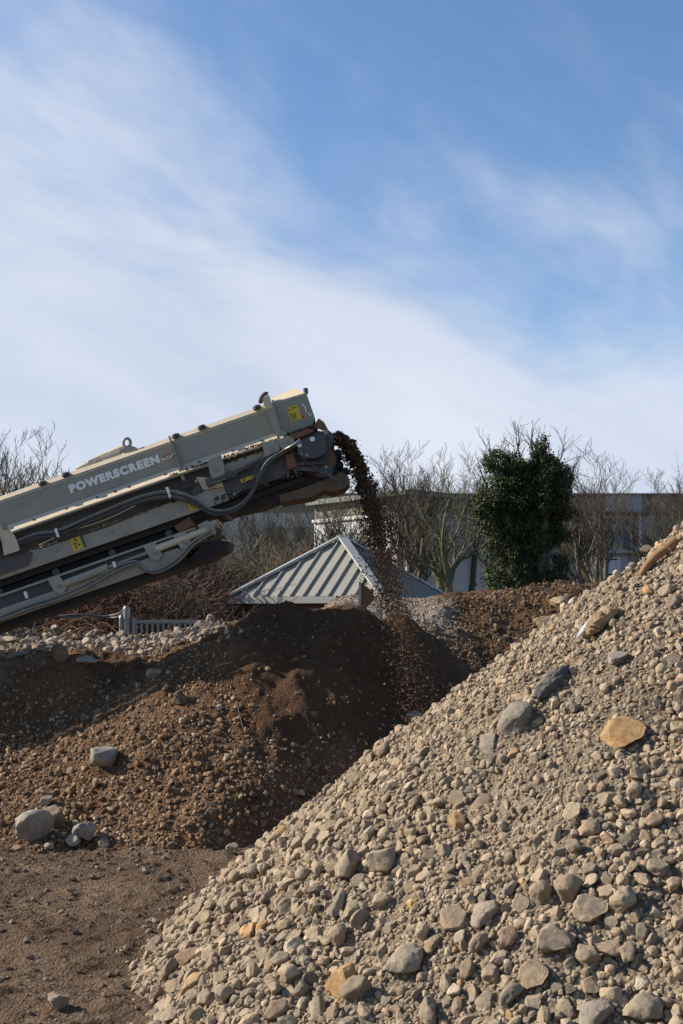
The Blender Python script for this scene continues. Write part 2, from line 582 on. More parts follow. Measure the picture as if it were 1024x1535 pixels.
# upper edge of the cloud bank, by compass direction
edge = ramp(nt, math_n(nt, 'MULTIPLY_ADD', az, 1 / R(40), 0.5), [(0.0, 0.90), (0.1, 0.80), (0.35, 0.74), (0.5, 0.655), (0.585, 0.60), (0.65, 0.53), (0.775, 0.455), (0.9, 0.48), (1.0, 0.50)])
edge_el = math_n(nt, 'MULTIPLY', edge, R(30))
band = math_n(nt, 'DIVIDE', math_n(nt, 'SUBTRACT', edge_el, el), R(9))
cov = math_n(nt, 'ADD', band, math_n(nt, 'MULTIPLY_ADD', puff, 3.3, -1.60))
cov = math_n(nt, 'ADD', cov, math_n(nt, 'MULTIPLY_ADD', fine, 0.5, -0.25))
mr = N(nt, 'ShaderNodeMapRange', interpolation_type='SMOOTHSTEP')
nt.links.new(cov, mr.inputs['Value'])
mr.inputs['From Min'].default_value = -0.75
mr.inputs['From Max'].default_value = 0.85
mr.inputs['To Max'].default_value = 0.93
veil = math_n(nt, 'MULTIPLY_ADD', noise(nt, mp.outputs[0], 0.95, 8, 0.6, 0.8), 1.7, -0.72, clamp=True)
lside = math_n(nt, 'MULTIPLY_ADD', az, -1.3, 0.42, clamp=True)
veil = math_n(nt, 'MULTIPLY', veil, math_n(nt, 'ADD', lside, 0.25))
mask = math_n(nt, 'MAXIMUM', mr.outputs[0], veil)
ccol = ramp(nt, math_n(nt, 'MULTIPLY_ADD', soft, 0.6, math_n(nt, 'MULTIPLY', puff, 0.4)), [(0.34, (5.6, 6.3, 7.9)), (0.5, (7.1, 7.7, 9.0)), (0.62, (8.2, 8.6, 9.6))])
# haze whitens the sky towards the horizon
hz = math_n(nt, 'SUBTRACT', 1.0, math_n(nt, 'DIVIDE', math_n(nt, 'MAXIMUM', el, 0.0), R(14)), clamp=True)
skyb = mix(nt, 1.0, sky.outputs[0], (1.36, 1.56, 1.76), 'MULTIPLY')
skyc = mix(nt, math_n(nt, 'MULTIPLY', hz, 0.5), skyb, (5.2, 6.3, 8.4))
ahead = math_n(nt, 'MULTIPLY_ADD', Y_, 1.6, 0.35, clamp=True)      # clouds cut away behind the camera, unseen, to lower the fill light
mask = math_n(nt, 'MULTIPLY', mask, ahead)
final = mix(nt, mask, skyc, ccol)
nt.links.new(final, bg.inputs['Color'])
bg.inputs['Strength'].default_value = 0.065

cam_d = bpy.data.cameras.new('camera')
cam_d.sensor_fit = 'VERTICAL'
cam_d.sensor_height = 36.0
cam_d.lens = 36.0 * F / 1535.0
cam_d.shift_y = (HY - 767.5) / 1535.0
cam_d.clip_start = 0.05
cam_d.clip_end = 3000
cam = bpy.data.objects.new('camera', cam_d)
cam.location = (0, 0, CAMZ)
cam.rotation_euler = (R(90), 0, 0)
COL.objects.link(cam)
SC.camera = cam
SC.view_settings.view_transform = 'Standard'
SC.view_settings.look = 'None'
SC.view_settings.exposure = 0.58
SC.view_settings.gamma = 1.0
SC.cycles.max_bounces = 6
SC.cycles.diffuse_bounces = 3


# ------------------------------------------------------------------ ground and heaps as height-field meshes
def grid_mesh(name, xs, ys, hfn, mat, drop=None, tint=None):
    X, Y = np.meshgrid(xs, ys)
    Z = hfn(X, Y)
    nx, ny = len(xs), len(ys)
    V = np.stack([X.ravel(), Y.ravel(), Z.ravel()], axis=1)
    i = (np.arange(ny - 1)[:, None] * nx + np.arange(nx - 1)[None, :]).ravel()
    Fq = np.stack([i, i + 1, i + nx + 1, i + nx], axis=1)
    if drop is not None:
        zq = Z.ravel()[Fq].max(axis=1)
        Fq = Fq[zq > drop]
        used = np.unique(Fq)
        remap = np.full(len(V), -1)
        remap[used] = np.arange(len(used))
        V, Fq = V[used], remap[Fq]
    col = tint(V[:, 0], V[:, 1], V[:, 2]) if tint is not None else None
    return np_mesh(name, V, Fq, mat, 4, True, col)


def graded(parts):
    out = []
    for a, b, s in parts:
        out.extend(np.arange(a, b - 1e-9, s))
    out.append(parts[-1][1])
    return np.array(out)


gx = graded([(-900, -100, 100), (-100, -20, 8), (-20, -5, 0.6), (-5, -3, 0.06), (-3, 0.4, 0.014), (0.4, 5, 0.1), (5, 20, 0.6), (20, 100, 8), (100, 900, 100)])
gy = graded([(-60, -4, 8), (-4, 3, 0.5), (3, 4.5, 0.03), (4.5, 9.3, 0.014), (9.3, 12, 0.1), (12, 30, 0.6), (30, 100, 8), (100, 1500, 100)])
gr = grid_mesh('ground', gx, gy, ground_h, M['ground'])
tag(gr, 'packed brown dirt ground scattered with crumbs of stone', 'ground', kind='structure')

hg = grid_mesh('rubble_heap_terrain', np.arange(-1.5, 6.2, 0.016), np.arange(2.4, 10.0, 0.016), heap_grey, M['grey_heap'], drop=-0.06)
tag(hg, 'tall pale heap of crushed concrete and stone', 'heap', kind='structure')


def earth_tint(x, y, z):
    pale = sstep(11.3, 11.9, y + 0.6 * fbm(x, y, 0.6, 3, 41) + 0.5 * np.maximum(-2.3 - x, 0) - 0.5 * np.maximum(x + 2.0, 0)) * sstep(-1.0, -1.5, x + 0.2 * fbm(x, y, 0.5, 3, 42))
    pale = np.maximum(pale * 0.9, sstep(13.0, 13.8, y + 0.4 * fbm(x, y, 0.7, 3, 43)) * sstep(1.45, 0.95, x + 0.25 * fbm(x, y, 0.8, 2, 46)) * sstep(-0.8, 0.2, x))
    damp_shade = sstep(-1.1, -0.6, x + 0.15 * fbm(x, y, 0.5, 3, 44)) * sstep(12.4, 11.8, y) * sstep(0.35, 0.7, z + 0.2 * fbm(x, y, 0.4, 3, 45))
    damp_shade = np.maximum(damp_shade, 0.75 * sstep(11.4, 12.2, y) * sstep(0.4, 1.0, x) * (1 - pale))  # ridge: shade on its camera-facing slope painted in as darker soil
    return np.stack([pale, damp_shade, 0 * x], axis=1)


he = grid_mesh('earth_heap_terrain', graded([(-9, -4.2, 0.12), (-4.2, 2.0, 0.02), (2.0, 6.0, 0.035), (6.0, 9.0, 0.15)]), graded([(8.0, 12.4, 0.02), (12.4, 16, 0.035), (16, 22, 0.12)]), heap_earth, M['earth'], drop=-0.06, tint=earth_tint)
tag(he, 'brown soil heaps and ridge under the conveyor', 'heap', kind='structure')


# ------------------------------------------------------------------ stones
def ico(sub):
    bm = bmesh.new()
    bmesh.ops.create_icosphere(bm, subdivisions=sub, radius=1.0)
    bm.verts.index_update()
    V = np.array([v.co[:] for v in bm.verts])
    Fc = np.array([[v.index for v in f.verts] for f in bm.faces])
    bm.free()
    return V, Fc


ICO = {s: ico(s) for s in (1, 2, 3, 4)}


def noise3(V, scale, seed):
    return (fbm(V[:, 0] * 3 + V[:, 2] * 1.7, V[:, 1] * 3 - V[:, 2] * 2.1, scale, 3, seed) + fbm(V[:, 1] * 2.3 + V[:, 2] * 2, V[:, 0] * 1.9 + 5 - V[:, 2], scale, 3, seed + 50)) * 0.5


def stone_shape(sub, seed, sharp=0.6, flat=0.62):
    """a broken stone: a ball cut by random planes, then worn and pitted"""
    rg = np.random.default_rng(seed)
    V, Fc = ICO[sub]
    V = V.copy()
    ncut = int(rg.integers(8, 15))
    for _ in range(ncut):
        n = rg.normal(size=3)
        n /= np.linalg.norm(n)
        d = rg.uniform(0.38, 0.78) if rg.random() < sharp else rg.uniform(0.70, 0.95)
        s = V @ n
        V -= np.outer(np.maximum(s - d, 0) * 0.97, n)
    V *= 1 + 0.13 * noise3(V, 1.0, seed)[:, None] + (0.11 * noise3(V, 0.42, seed + 9)[:, None] if sub >= 2 else 0) + (0.06 * noise3(V, 0.15, seed + 19)[:, None] if sub >= 4 else 0)
    V *= np.array([1.0, rg.uniform(0.66, 0.92), rg.uniform(flat - 0.12, flat + 0.16)])
    V /= np.abs(V[:, 0]).max()
    return V, Fc


SHAPES = {s: [stone_shape(s, 100 * s + k) for k in range(n)] for s, n in ((1, 24), (2, 24))}
BIG = []
for k in range(22):
    V_, F_ = stone_shape(4, 900 + k, 0.75)
    me = bpy.data.meshes.new('stone')
    me.from_pydata(V_.tolist(), [], F_.tolist())
    me.polygons.foreach_set('use_smooth', [True] * len(me.polygons))
    me.update()
    BIG.append(me)


def rot_to(nrm, yaw):
    """rotation matrices (n,3,3) whose z axis is nrm, turned by yaw about it"""
    z = nrm
    ref = np.where(np.abs(z[:, 2:3]) < 0.95, np.array([[0, 0, 1.0]]), np.array([[1.0, 0, 0]]))
    x = np.cross(np.cross(z, ref), z)          # up the slope
    x /= np.linalg.norm(x, axis=1, keepdims=True)
    y = np.cross(z, x)
    c, s = np.cos(yaw)[:, None], np.sin(yaw)[:, None]
    return np.stack([x * c + y * s, -x * s + y * c, z], axis=2)


def stone_mass(name, pts, size, rotm, tint, sub, mat, flatten=None):
    """many stones as one mesh"""
    if len(pts) == 0: return None
    pick = RNG.integers(0, len(SHAPES[sub]), len(pts))
    Vs, Fs, Cs, off = [], [], [], 0
    for k in range(len(SHAPES[sub])):
        idx = np.nonzero(pick == k)[0]
        if len(idx) == 0: continue
        V, Fc = SHAPES[sub][k]
        W = np.einsum('nij,vj->nvi', rotm[idx], V) * (size[idx] * 0.5)[:, None, None] + pts[idx][:, None, :]
        nv = len(V)
        Vs.append(W.reshape(-1, 3))
        Fs.append((Fc[None] + (np.arange(len(idx)) * nv)[:, None, None] + off).reshape(-1, 3))
        Cs.append(np.repeat(tint[idx], nv, axis=0))
        off += len(idx) * nv
    return np_mesh(name, np.concatenate(Vs), np.concatenate(Fs), mat, 3, False, np.concatenate(Cs))


def jitter_normals(n, amt):
    m = n + RNG.normal(size=n.shape) * amt
    return m / np.linalg.norm(m, axis=1, keepdims=True)


def palette(cols, weights, n, var=0.14):
    c = np.array(cols)[RNG.choice(len(cols), n, p=np.array(weights) / sum(weights))]
    return np.clip(c * (1 + RNG.normal(size=(n, 1)) * var), 0.01, 0.85)


def px_of(p):
    return HX + F * p[:, 0] / p[:, 1], HY - F * (p[:, 2] - CAMZ) / p[:, 1]


def in_frame(p, m=60):
    x, y = px_of(p)
    return (x > -m) & (x < 1024 + m) & (y > -m) & (y < 1535 + m)


def visible(p, fn, lift=0.05):
    """line of sight to the camera clear of the height field"""
    ok = np.ones(len(p), bool)
    for t in np.linspace(0.04, 0.55, 24):
        q = p * (1 - t) + np.array([0, 0, CAMZ]) * t
        ok &= q[:, 2] + lift > fn(q[:, 0], q[:, 1])
    return ok


def spaced(p, size, k=0.42):
    """drop stones that sit inside larger ones (largest first)"""
    order = np.argsort(-size)
    cell, grid, keep = 0.10, {}, []
    for i in order:
        x, y = p[i, 0], p[i, 1]
        r = size[i] * k
        cx, cy = int(x // cell), int(y // cell)
        good = True
        for a in (-1, 0, 1):
            for b in (-1, 0, 1):
                for j in grid.get((cx + a, cy + b), ()):
                    if (p[j, 0] - x) ** 2 + (p[j, 1] - y) ** 2 < (r + size[j] * k) ** 2 * 0.8:
                        good = False
                        break
                if not good: break
            if not good: break
        if good:
            grid.setdefault((cx, cy), []).append(i)
            keep.append(i)
    return np.array(keep)


def place_stone(name, mesh, loc, size, rotm, col, mat, label, cat, group=None, squash=(1, 1, 1)):
    o = bpy.data.objects.new(name, mesh)
    Mx = Matrix([list(r) for r in rotm])
    o.location = loc
    o.rotation_euler = Mx.to_euler()
    o.scale = tuple(size * 0.5 * s for s in squash)
    o.color = (*col, 1)
    if not mesh.materials: mesh.materials.append(None)
    o.material_slots[0].link = 'OBJECT'
    o.material_slots[0].material = mat
    COL.objects.link(o)
    return tag(o, label, cat, group)


# ---- named stones that the photo lets one recognise: px, py, width, height (photo pixels), colour, label
GREY, TAN, PALE, DARK = (0.225, 0.185, 0.136), (0.29, 0.222, 0.148), (0.335, 0.266, 0.184), (0.135, 0.114, 0.088)
ORANGE, BROWN, PINK = (0.46, 0.27, 0.105), (0.27, 0.175, 0.105), (0.37, 0.255, 0.18)
NAMED = [
    (936, 1096, 78, 46, (0.40, 0.225, 0.085), 'flat orange slab of stone half sunk in the pale heap', 0),
    (514, 1470, 66, 62, ORANGE, 'orange topped block with a grey underside at the heap bottom', 0),
    (541, 1482, 58, 38, GREY, 'long grey stone tucked behind the orange topped block', 1),
    (291, 1473, 52, 46, (0.44, 0.29, 0.14), 'orange brown block at the toe of the pale heap', 0),
    (287, 1434, 44, 44, BROWN, 'rust brown lump just above the orange brown block at the toe', 1),
    (258, 1452, 42, 36, (0.33, 0.24, 0.17), 'brownish stone wedged between the rust brown lump and bare dirt', 1),
    (239, 1490, 38, 36, TAN, 'rough tan cube of stone on dirt below the orange brown block', 1),
    (237, 1416, 34, 26, GREY, 'grey stone lying alone at the outer toe of the pale heap', 1),
    (260, 1508, 20, 18, TAN, 'small tan stone on dirt under the orange brown block', 2),
    (777, 1072, 52, 66, (0.235, 0.225, 0.195), 'dark grey flat slab standing on edge midway up the heap', 0),
    (735, 1110, 44, 34, (0.20, 0.19, 0.17), 'dark grey flat stone just below the slab standing on edge', 1),
    (771, 1126, 20, 22, (0.42, 0.25, 0.14), 'small orange round pebble below the slab standing on edge', 2),
    (926, 985, 36, 42, (0.27, 0.26, 0.235), 'smooth grey angular stone below the torn sack', 0),
    (829, 1407, 66, 64, (0.33, 0.275, 0.205), 'big round tan boulder low on the heap with a shaded flank', 0),
    (889, 1362, 58, 52, (0.36, 0.30, 0.225), 'large pale boulder uphill from the big round tan boulder', 0),
    (803, 1464, 56, 50, (0.36, 0.28, 0.19), 'rough tan boulder just under the big round tan boulder', 1),
    (895, 1515, 70, 62, (0.25, 0.235, 0.205), 'big smooth grey stone at the bottom edge of the view', 0),
    (962, 1511, 56, 52, (0.33, 0.285, 0.22), 'rounded tan stone beside the big smooth grey stone', 1),
    (730, 1366, 56, 50, (0.31, 0.28, 0.24), 'pitted grey boulder in the coarse patch low on the heap', 0),
    (720, 1414, 42, 40, PALE, 'pale blocky stone under the pitted grey boulder', 1),
    (762, 1405, 42, 40, PINK, 'pinkish brown stone between pale block and big round boulder', 1),
    (732, 1500, 44, 40, (0.25, 0.215, 0.17), 'dark tan stone second up from the bottom in the coarse patch', 1),
    (769, 1491, 48, 38, (0.27, 0.235, 0.185), 'dark tan stone touching the rough tan boulder from below', 1),
    (704, 1450, 38, 36, TAN, 'tan cobble straight below the pale blocky stone', 1),
    (717, 1306, 44, 34, (0.28, 0.215, 0.145), 'brown flattish stone uphill from the pitted grey boulder', 1),
    (696, 1324, 40, 34, BROWN, 'dark brown stone touching the brown flattish stone', 1),
    (855, 1338, 46, 36, PALE, 'pale oblong cobble above the big round tan boulder', 1),
    (816, 1341, 36, 34, PALE, 'pale round cobble next to the pale oblong cobble', 1),
    (860, 1311, 36, 26, PALE, 'pale flat cobble above the pale oblong cobble', 2),
    (765, 1331, 38, 38, (0.30, 0.275, 0.235), 'pointed grey wedge of stone above the pitted grey boulder', 1),
    (468, 1261, 38, 32, (0.37, 0.315, 0.24), 'angular tan block with a black shadow near the heap outline', 0),
    (526, 1299, 60, 46, (0.33, 0.28, 0.21), 'large pitted tan rock downhill of the rounded tan rock', 0),
    (576, 1290, 48, 54, (0.42, 0.345, 0.25), 'large rounded tan rock on the middle of the heap', 0),
    (509, 1354, 48, 40, (0.28, 0.255, 0.215), 'grey wedge below the large pitted tan rock', 1),
    (354, 1358, 44, 34, (0.27, 0.215, 0.15), 'brown stone low on the heap flank beside bare dirt', 1),
    (607, 1443, 66, 46, (0.35, 0.31, 0.25), 'long pale grey boulder above the orange topped block', 0),
    (419, 1513, 46, 42, TAN, 'tan stone at bottom edge short of the orange topped block', 1),
    (480, 1517, 60, 42, (0.33, 0.285, 0.22), 'broad tan stone under the orange topped block', 1),
    (683, 1376, 48, 42, PALE, 'pale lumpy rock touching the pitted grey boulder', 1),
    (651, 1411, 38, 38, TAN, 'tan cobble between long pale boulder and pitted grey boulder', 1),
    (646, 1515, 54, 44, (0.26, 0.22, 0.17), 'dark tan rock on bottom edge below the long pale boulder', 1),
    (690, 1506, 34, 32, TAN, 'small tan block beside the dark tan rock on bottom edge', 1),
    (579, 1126, 30, 26, GREY, 'grey cobble sitting close to the heap outline', 2),
    (621, 1078, 34, 24, (0.33, 0.25, 0.17), 'tan knob sticking out of the heap outline by falling soil', 1),
    (720, 1203, 38, 26, (0.27, 0.205, 0.15), 'brown flat stone on the middle of the heap', 1),
    (688, 1232, 40, 32, (0.36, 0.23, 0.12), 'orange brown clay lump on the middle of the heap', 1),
    (838, 908, 34, 24, (0.42, 0.33, 0.21), 'yellowish boulder on the heap outline below the ivy tree', 1),
    (818, 935, 40, 22, (0.38, 0.28, 0.17), 'long yellowish stone just below the yellowish boulder', 2),
    (968, 826, 22, 22, TAN, 'tan knob on the skyline of the heap by far wall', 2),
    (1000, 886, 36, 26, PALE, 'pale stone under the brown pipe near the heap top', 1),
    (1008, 905, 34, 22, (0.30, 0.255, 0.195), 'tan stone with a dark hollow near the heap top', 2),
]
named_pos = []
for px, py, w_, h_, colr, lab, lvl in NAMED:
    p = hit(px, py + h_ * 0.15)
    onheap = float(heap_grey(p.x, p.y)) > float(ground_h(p.x, p.y))
    fn = heap_grey if onheap else ground_h
    nrm = slope_normal(fn, np.array([p.x]), np.array([p.y]), 0.25)
    size = max(w_, h_) / F * p.y * 1.02
    yaw = np.array([random.uniform(-0.5, 0.5) + (math.pi / 2 if w_ < h_ else 0.35)])
    rm = rot_to(jitter_normals(nrm, 0.22), yaw)[0]
    k = random.randrange(len(BIG))
    sq = (1.0, 1.0, 1.0)
    if 'slab' in lab or 'flat' in lab: sq = (1.0, 1.05, 0.62)
    if 'round' in lab: sq = (1.0, 1.12, 1.25)
    loc = p + Vector(nrm[0]) * size * ((0.13 if onheap else 0.18) if sq[2] >= 1 else 0.03)
    place_stone('rubble_stone' if size < 0.13 else 'boulder', BIG[k], loc, size, rm, tuple(np.array(colr) * (0.86, 0.80, 0.74)), M['stone'], lab, 'stone' if size < 0.13 else 'boulder', 'recognisable stones of the pale heap', sq)
    named_pos.append((loc.x, loc.y, size))
NP = np.array(named_pos)


def clear_of_named(p, size, k=0.40):
    ok = np.ones(len(p), bool)
    for x, y, s in NP:
        ok &= np.hypot(p[:, 0] - x, p[:, 1] - y) > s * k + size * 0.30
    return ok


# ---- loose stones of the grey heap
def scatter(n, x0, x1, y0, y1):
    return RNG.uniform(x0, x1, n), RNG.uniform(y0, y1, n)


GREY_K = np.array([1.17, 1.125, 1.065])
GREY_COLS = [PALE, TAN, GREY, (0.30, 0.24, 0.172), DARK, PINK, ORANGE, (0.40, 0.335, 0.25)]
GREY_W = [26, 26, 16, 24, 3, 3, 0.8, 3]


def heap_stones(n, dmin, dmax, power, sub_name):
    n = int(n * 1.45)
    x, y = scatter(n, -1.25, 5.9, 2.45, 9.1)
    u = RNG.random(n)
    d = (dmin ** (-power) + u * (dmax ** (-power) - dmin ** (-power))) ** (-1 / power)
    # coarse and fine streaks run down the slope
    phi = np.arctan2(y - GY, x - GX)
    r = np.hypot(x - GX, y - GY)
    coarse = fbm(phi * 5 + 2, r * 0.35, 0.6, 3, 61) + 0.55 * sstep(1.4, 3.2, r) - 0.25 + 0.5 * sstep(-1.3, -1.9, phi) * sstep(2.0, 2.6, r)
    d = d * np.clip(1 + 0.55 * coarse, 0.6, 1.6)
    lump = fbm(phi * 7 + 1, r * 0.5, 0.5, 3, 62) + 0.35 * fbm(x, y, 0.35, 3, 63)
    thin = RNG.random(n) < 1.0 - 0.75 * sstep(0.10, 0.42, lump)          # here the fines lie bare
    z = heap_grey(x, y)
    on = (z > 0.0) | (RNG.random(n) < 0.05)
    foot = r < 3.40 + 0.30 * RNG.random(n) ** 3
    nrm = slope_normal(heap_grey, x, y, 0.10)
    toward = (-x * nrm[:, 0] - y * nrm[:, 1] + (CAMZ - z) * nrm[:, 2]) > -0.25
    p = np.stack([x, y, np.maximum(z, ground_h(x, y))], axis=1)
    ok = on & foot & (toward | (r < 1.3)) & in_frame(p, 1000) & (in_frame(p, 120) | (dmin > 0.015) | (RNG.random(n) < 0.5)) & (thin | (dmin < 0.02))
    return p[ok], d[ok], nrm[ok], coarse[ok]


p1, d1, n1, c1_ = heap_stones(120000, 0.020, 0.070, 2.4, 2)
keep = clear_of_named(p1, d1)
p1, d1, n1 = p1[keep], d1[keep], n1[keep]
k_ = spaced(p1, d1, 0.33)
p1, d1, n1 = p1[k_], d1[k_], n1[k_]
rot1 = rot_to(jitter_normals(n1, 0.30), RNG.normal(0, 0.75, len(p1)))
p1 = p1 + n1 * (d1 * RNG.uniform(0.04, 0.22, len(p1)))[:, None]
t1 = palette(GREY_COLS, GREY_W, len(p1)) * GREY_K
vis = visible(p1, heap_grey) & in_frame(p1, -4)
score = np.where(vis, d1 / p1[:, 1], 0)
top = np.argsort(-score)[:255]
rest = np.setdiff1d(np.arange(len(p1)), top)
small = rest[d1[rest] / p1[rest, 1] < 0.0058]
rest = np.setdiff1d(rest, small)
for i in top:
    t = t1[i]
    kind = 'dark grey' if t.mean() < 0.2 else ('orange brown' if t[0] > 2.0 * t[2] else ('pale' if t.mean() > 0.36 else 'tan grey'))
    place_stone('rubble_stone', BIG[random.randrange(len(BIG))], p1[i], d1[i], rot1[i], t, M['stone'], 'loose %s stone lying in the mass of the pale rubble heap' % kind, 'stone', 'loose %s stones of the pale heap' % kind)
ms = stone_mass('rubble', p1[rest], d1[rest], rot1[rest], t1[rest], 2, M['stone_mass'])

tag(ms, 'countless small pale stones covering the tall heap', 'rubble', kind='stuff')

p2, d2, n2, _c = heap_stones(100000, 0.010, 0.026, 1.2, 1)
rot2 = rot_to(jitter_normals(n2, 0.5), RNG.uniform(0, 6.28, len(p2)))
p2 = p2 + n2 * (d2 * 0.12)[:, None]
mg = stone_mass('gravel', np.concatenate([p2, p1[small]]), np.concatenate([d2, d1[small]]), np.concatenate([rot2, rot1[small]]), np.concatenate([palette(GREY_COLS, GREY_W, len(p2)) * GREY_K, t1[small]]), 1, M['stone_mass'])
tag(mg, 'fine pale gravel between the larger stones of the tall heap', 'gravel', kind='stuff')

# ---- stones of the brown heaps
EARTH_NAMED = [
    (160, 1137, 50, 44, (0.30, 0.29, 0.27), 'angular grey boulder resting alone on the brown soil slope'),
    (50, 1243, 58, 56, (0.37, 0.34, 0.30), 'large pale split boulder at the foot of brown slope'),
    (128, 1251, 38, 38, (0.34, 0.32, 0.28), 'round grey boulder in the row at the slope foot'),
    (107, 1266, 26, 22, (0.36, 0.34, 0.30), 'small grey round stone touching the round grey boulder'),
    (155, 1266, 34, 26, (0.26, 0.20, 0.14), 'flat brown stone beside the round grey boulder'),
    (70, 1201, 22, 24, (0.40, 0.38, 0.31), 'pale upright cobble above the large split boulder'),
    (83, 1232, 40, 26, (0.22, 0.17, 0.12), 'brown lump behind the large pale split boulder'),
    (219, 1307, 15, 15, (0.36, 0.33, 0.28), 'single small stone on bare dirt below the brown slope'),
    (87, 1503, 34, 24, (0.33, 0.28, 0.23), 'lone tan stone on the bare dirt with a shadow'),
    (232, 1012, 24, 20, (0.33, 0.29, 0.22), 'pale stone where the belt shadow crosses the slope'),
    (130, 992, 34, 16, (0.46, 0.44, 0.41), 'pale broken slab below the dumped concrete bank'),
    (20, 985, 40, 18, (0.48, 0.47, 0.45), 'whitish flat slab at the end of dumped concrete bank'),
    (88, 982, 30, 30, (0.20, 0.145, 0.09), 'brown earth block under the dumped concrete'),
    (350, 1275, 22, 20, (0.36, 0.30, 0.22), 'tan pebble where brown slope meets the pale heap'),
    (270, 1050, 22, 26, (0.13, 0.08, 0.05), 'dark soil clod high on the brown slope'),
]
NPE = []
for px, py, w_, h_, colr, lab in EARTH_NAMED:
    p = hit(px, py + h_ * 0.25)
    fn = heap_earth if float(heap_earth(p.x, p.y)) > float(ground_h(p.x, p.y)) else ground_h
    nrm = slope_normal(fn, np.array([p.x]), np.array([p.y]), 0.25)
    size = max(w_, h_) / F * p.y * 1.04
    mm = nrm * 0.5 + np.array([[0, 0, 0.5]])
    rm = rot_to(jitter_normals(mm / np.linalg.norm(mm), 0.15), np.array([random.uniform(-0.6, 0.6)]))[0]
    sq = (1, 1.05, 0.55) if 'slab' in lab or 'flat' in lab else (1, 1.15, 1.3)
    loc = p + Vector((0, 0, size * 0.24 * sq[2]))
    place_stone('boulder' if size > 0.14 else 'earth_stone', BIG[random.randrange(len(BIG))], loc, size, rm, tuple(np.array(colr) * (0.80, 0.76, 0.70)), M['stone'], lab, 'boulder' if size > 0.14 else 'stone', 'recognisable stones of the brown heap', sq)
    NPE.append((loc.x, loc.y, size))
NP = np.array(NPE)

BROWN_COLS = [(0.28, 0.176, 0.096), (0.19, 0.110, 0.058), (0.37, 0.255, 0.152), (0.44, 0.34, 0.222), (0.30, 0.172, 0.086), (0.13, 0.082, 0.05)]
BROWN_W = [26, 22, 20, 9, 13, 10]


def earth_stones(n, dmin, dmax, power):
    n = int(n * 1.3)
    x, y = scatter(n, -6.5, 5.8, 8.3, 15.5)
    u = RNG.random(n)
    d = (dmin ** (-power) + u * (dmax ** (-power) - dmin ** (-power))) ** (-1 / power)
    z = heap_earth(x, y)
    damp_shade = earth_tint(x, y, z)
    # stones roll to the foot: few on the fresh upper soil
    low = sstep(1.35, 0.25, z + 0.35 * fbm(x, y, 0.8, 3, 71))
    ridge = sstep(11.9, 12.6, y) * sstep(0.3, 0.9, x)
    pale = damp_shade[:, 0]
    lane = sstep(-1.5, -2.1, x) * sstep(10.1, 10.6, y) * (1 - pale)
    dens = np.clip(0.34 + 0.85 * low + 0.9 * ridge + 0.8 * pale - 0.55 * damp_shade[:, 1] * (1 - ridge) - 0.25 * lane, 0.05, 1)
    d = d * (0.70 + 0.35 * low + 0.15 * ridge * (1 - pale) + 1.0 * pale * (x < -0.9) - 0.1 * pale)
    nrm = slope_normal(heap_earth, x, y, 0.10)
    toward = (-x * nrm[:, 0] - y * nrm[:, 1] + (CAMZ - z) * nrm[:, 2]) > -0.3
    p = np.stack([x, y, z], axis=1)
    ok = (z > -0.03) & (RNG.random(n) < dens) & toward & in_frame(p, 800) & (heap_grey(x, y) < z)
    return p[ok], d[ok], nrm[ok], pale[ok], ridge[ok]


p3, d3, n3, pale3, ridge3 = earth_stones(80000, 0.024, 0.10, 2.7)
keep = clear_of_named(p3, d3)
p3, d3, n3, pale3, ridge3 = p3[keep], d3[keep], n3[keep], pale3[keep], ridge3[keep]
k_ = spaced(p3, d3, 0.36)
p3, d3, n3, pale3, ridge3 = p3[k_], d3[k_], n3[k_], pale3[k_], ridge3[k_]
rot3 = rot_to(jitter_normals(n3, 0.30), RNG.normal(0, 0.75, len(p3)))
p3 = p3 + n3 * (d3 * RNG.uniform(0.03, 0.2, len(p3)))[:, None]
t3 = palette(BROWN_COLS, BROWN_W, len(p3))
tp = palette([(0.37, 0.305, 0.25), (0.30, 0.24, 0.19), (0.45, 0.39, 0.33), (0.23, 0.18, 0.14)], [4, 3, 2, 1], len(p3))
t3 = t3 * (1 - 0.42 * ridge3[:, None])  # ridge stones dimmed as well, shade put into their tint
t3 = t3 * (1 - pale3[:, None]) + tp * pale3[:, None]
vis = visible(p3, surf) & in_frame(p3, -4)
score = np.where(vis, d3 / p3[:, 1], 0)
top = np.argsort(-score)[:285]
rest = np.setdiff1d(np.arange(len(p3)), top)
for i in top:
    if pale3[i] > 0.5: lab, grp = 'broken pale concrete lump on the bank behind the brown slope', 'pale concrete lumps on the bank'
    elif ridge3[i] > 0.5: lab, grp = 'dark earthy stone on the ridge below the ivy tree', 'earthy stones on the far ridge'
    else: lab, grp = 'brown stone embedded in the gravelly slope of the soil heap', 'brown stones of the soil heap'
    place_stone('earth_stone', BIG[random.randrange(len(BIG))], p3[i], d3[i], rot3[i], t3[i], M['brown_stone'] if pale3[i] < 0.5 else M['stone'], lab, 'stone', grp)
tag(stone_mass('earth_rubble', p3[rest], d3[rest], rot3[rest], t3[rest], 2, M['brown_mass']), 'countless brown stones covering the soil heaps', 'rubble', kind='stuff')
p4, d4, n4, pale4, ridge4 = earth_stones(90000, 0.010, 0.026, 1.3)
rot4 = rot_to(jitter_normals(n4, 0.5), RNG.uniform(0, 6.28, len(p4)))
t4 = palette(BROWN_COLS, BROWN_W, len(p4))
t4 = t4 * (1 - 0.42 * ridge4[:, None])  # same painted shade on the ridge gravel
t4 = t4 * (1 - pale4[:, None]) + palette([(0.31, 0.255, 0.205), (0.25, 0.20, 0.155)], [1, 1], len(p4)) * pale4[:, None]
tag(stone_mass('earth_gravel', p4 + n4 * (d4 * 0.12)[:, None], d4, rot4, t4, 1, M['brown_mass']), 'fine brown gravel and crumbs on the soil heaps', 'gravel', kind='stuff')

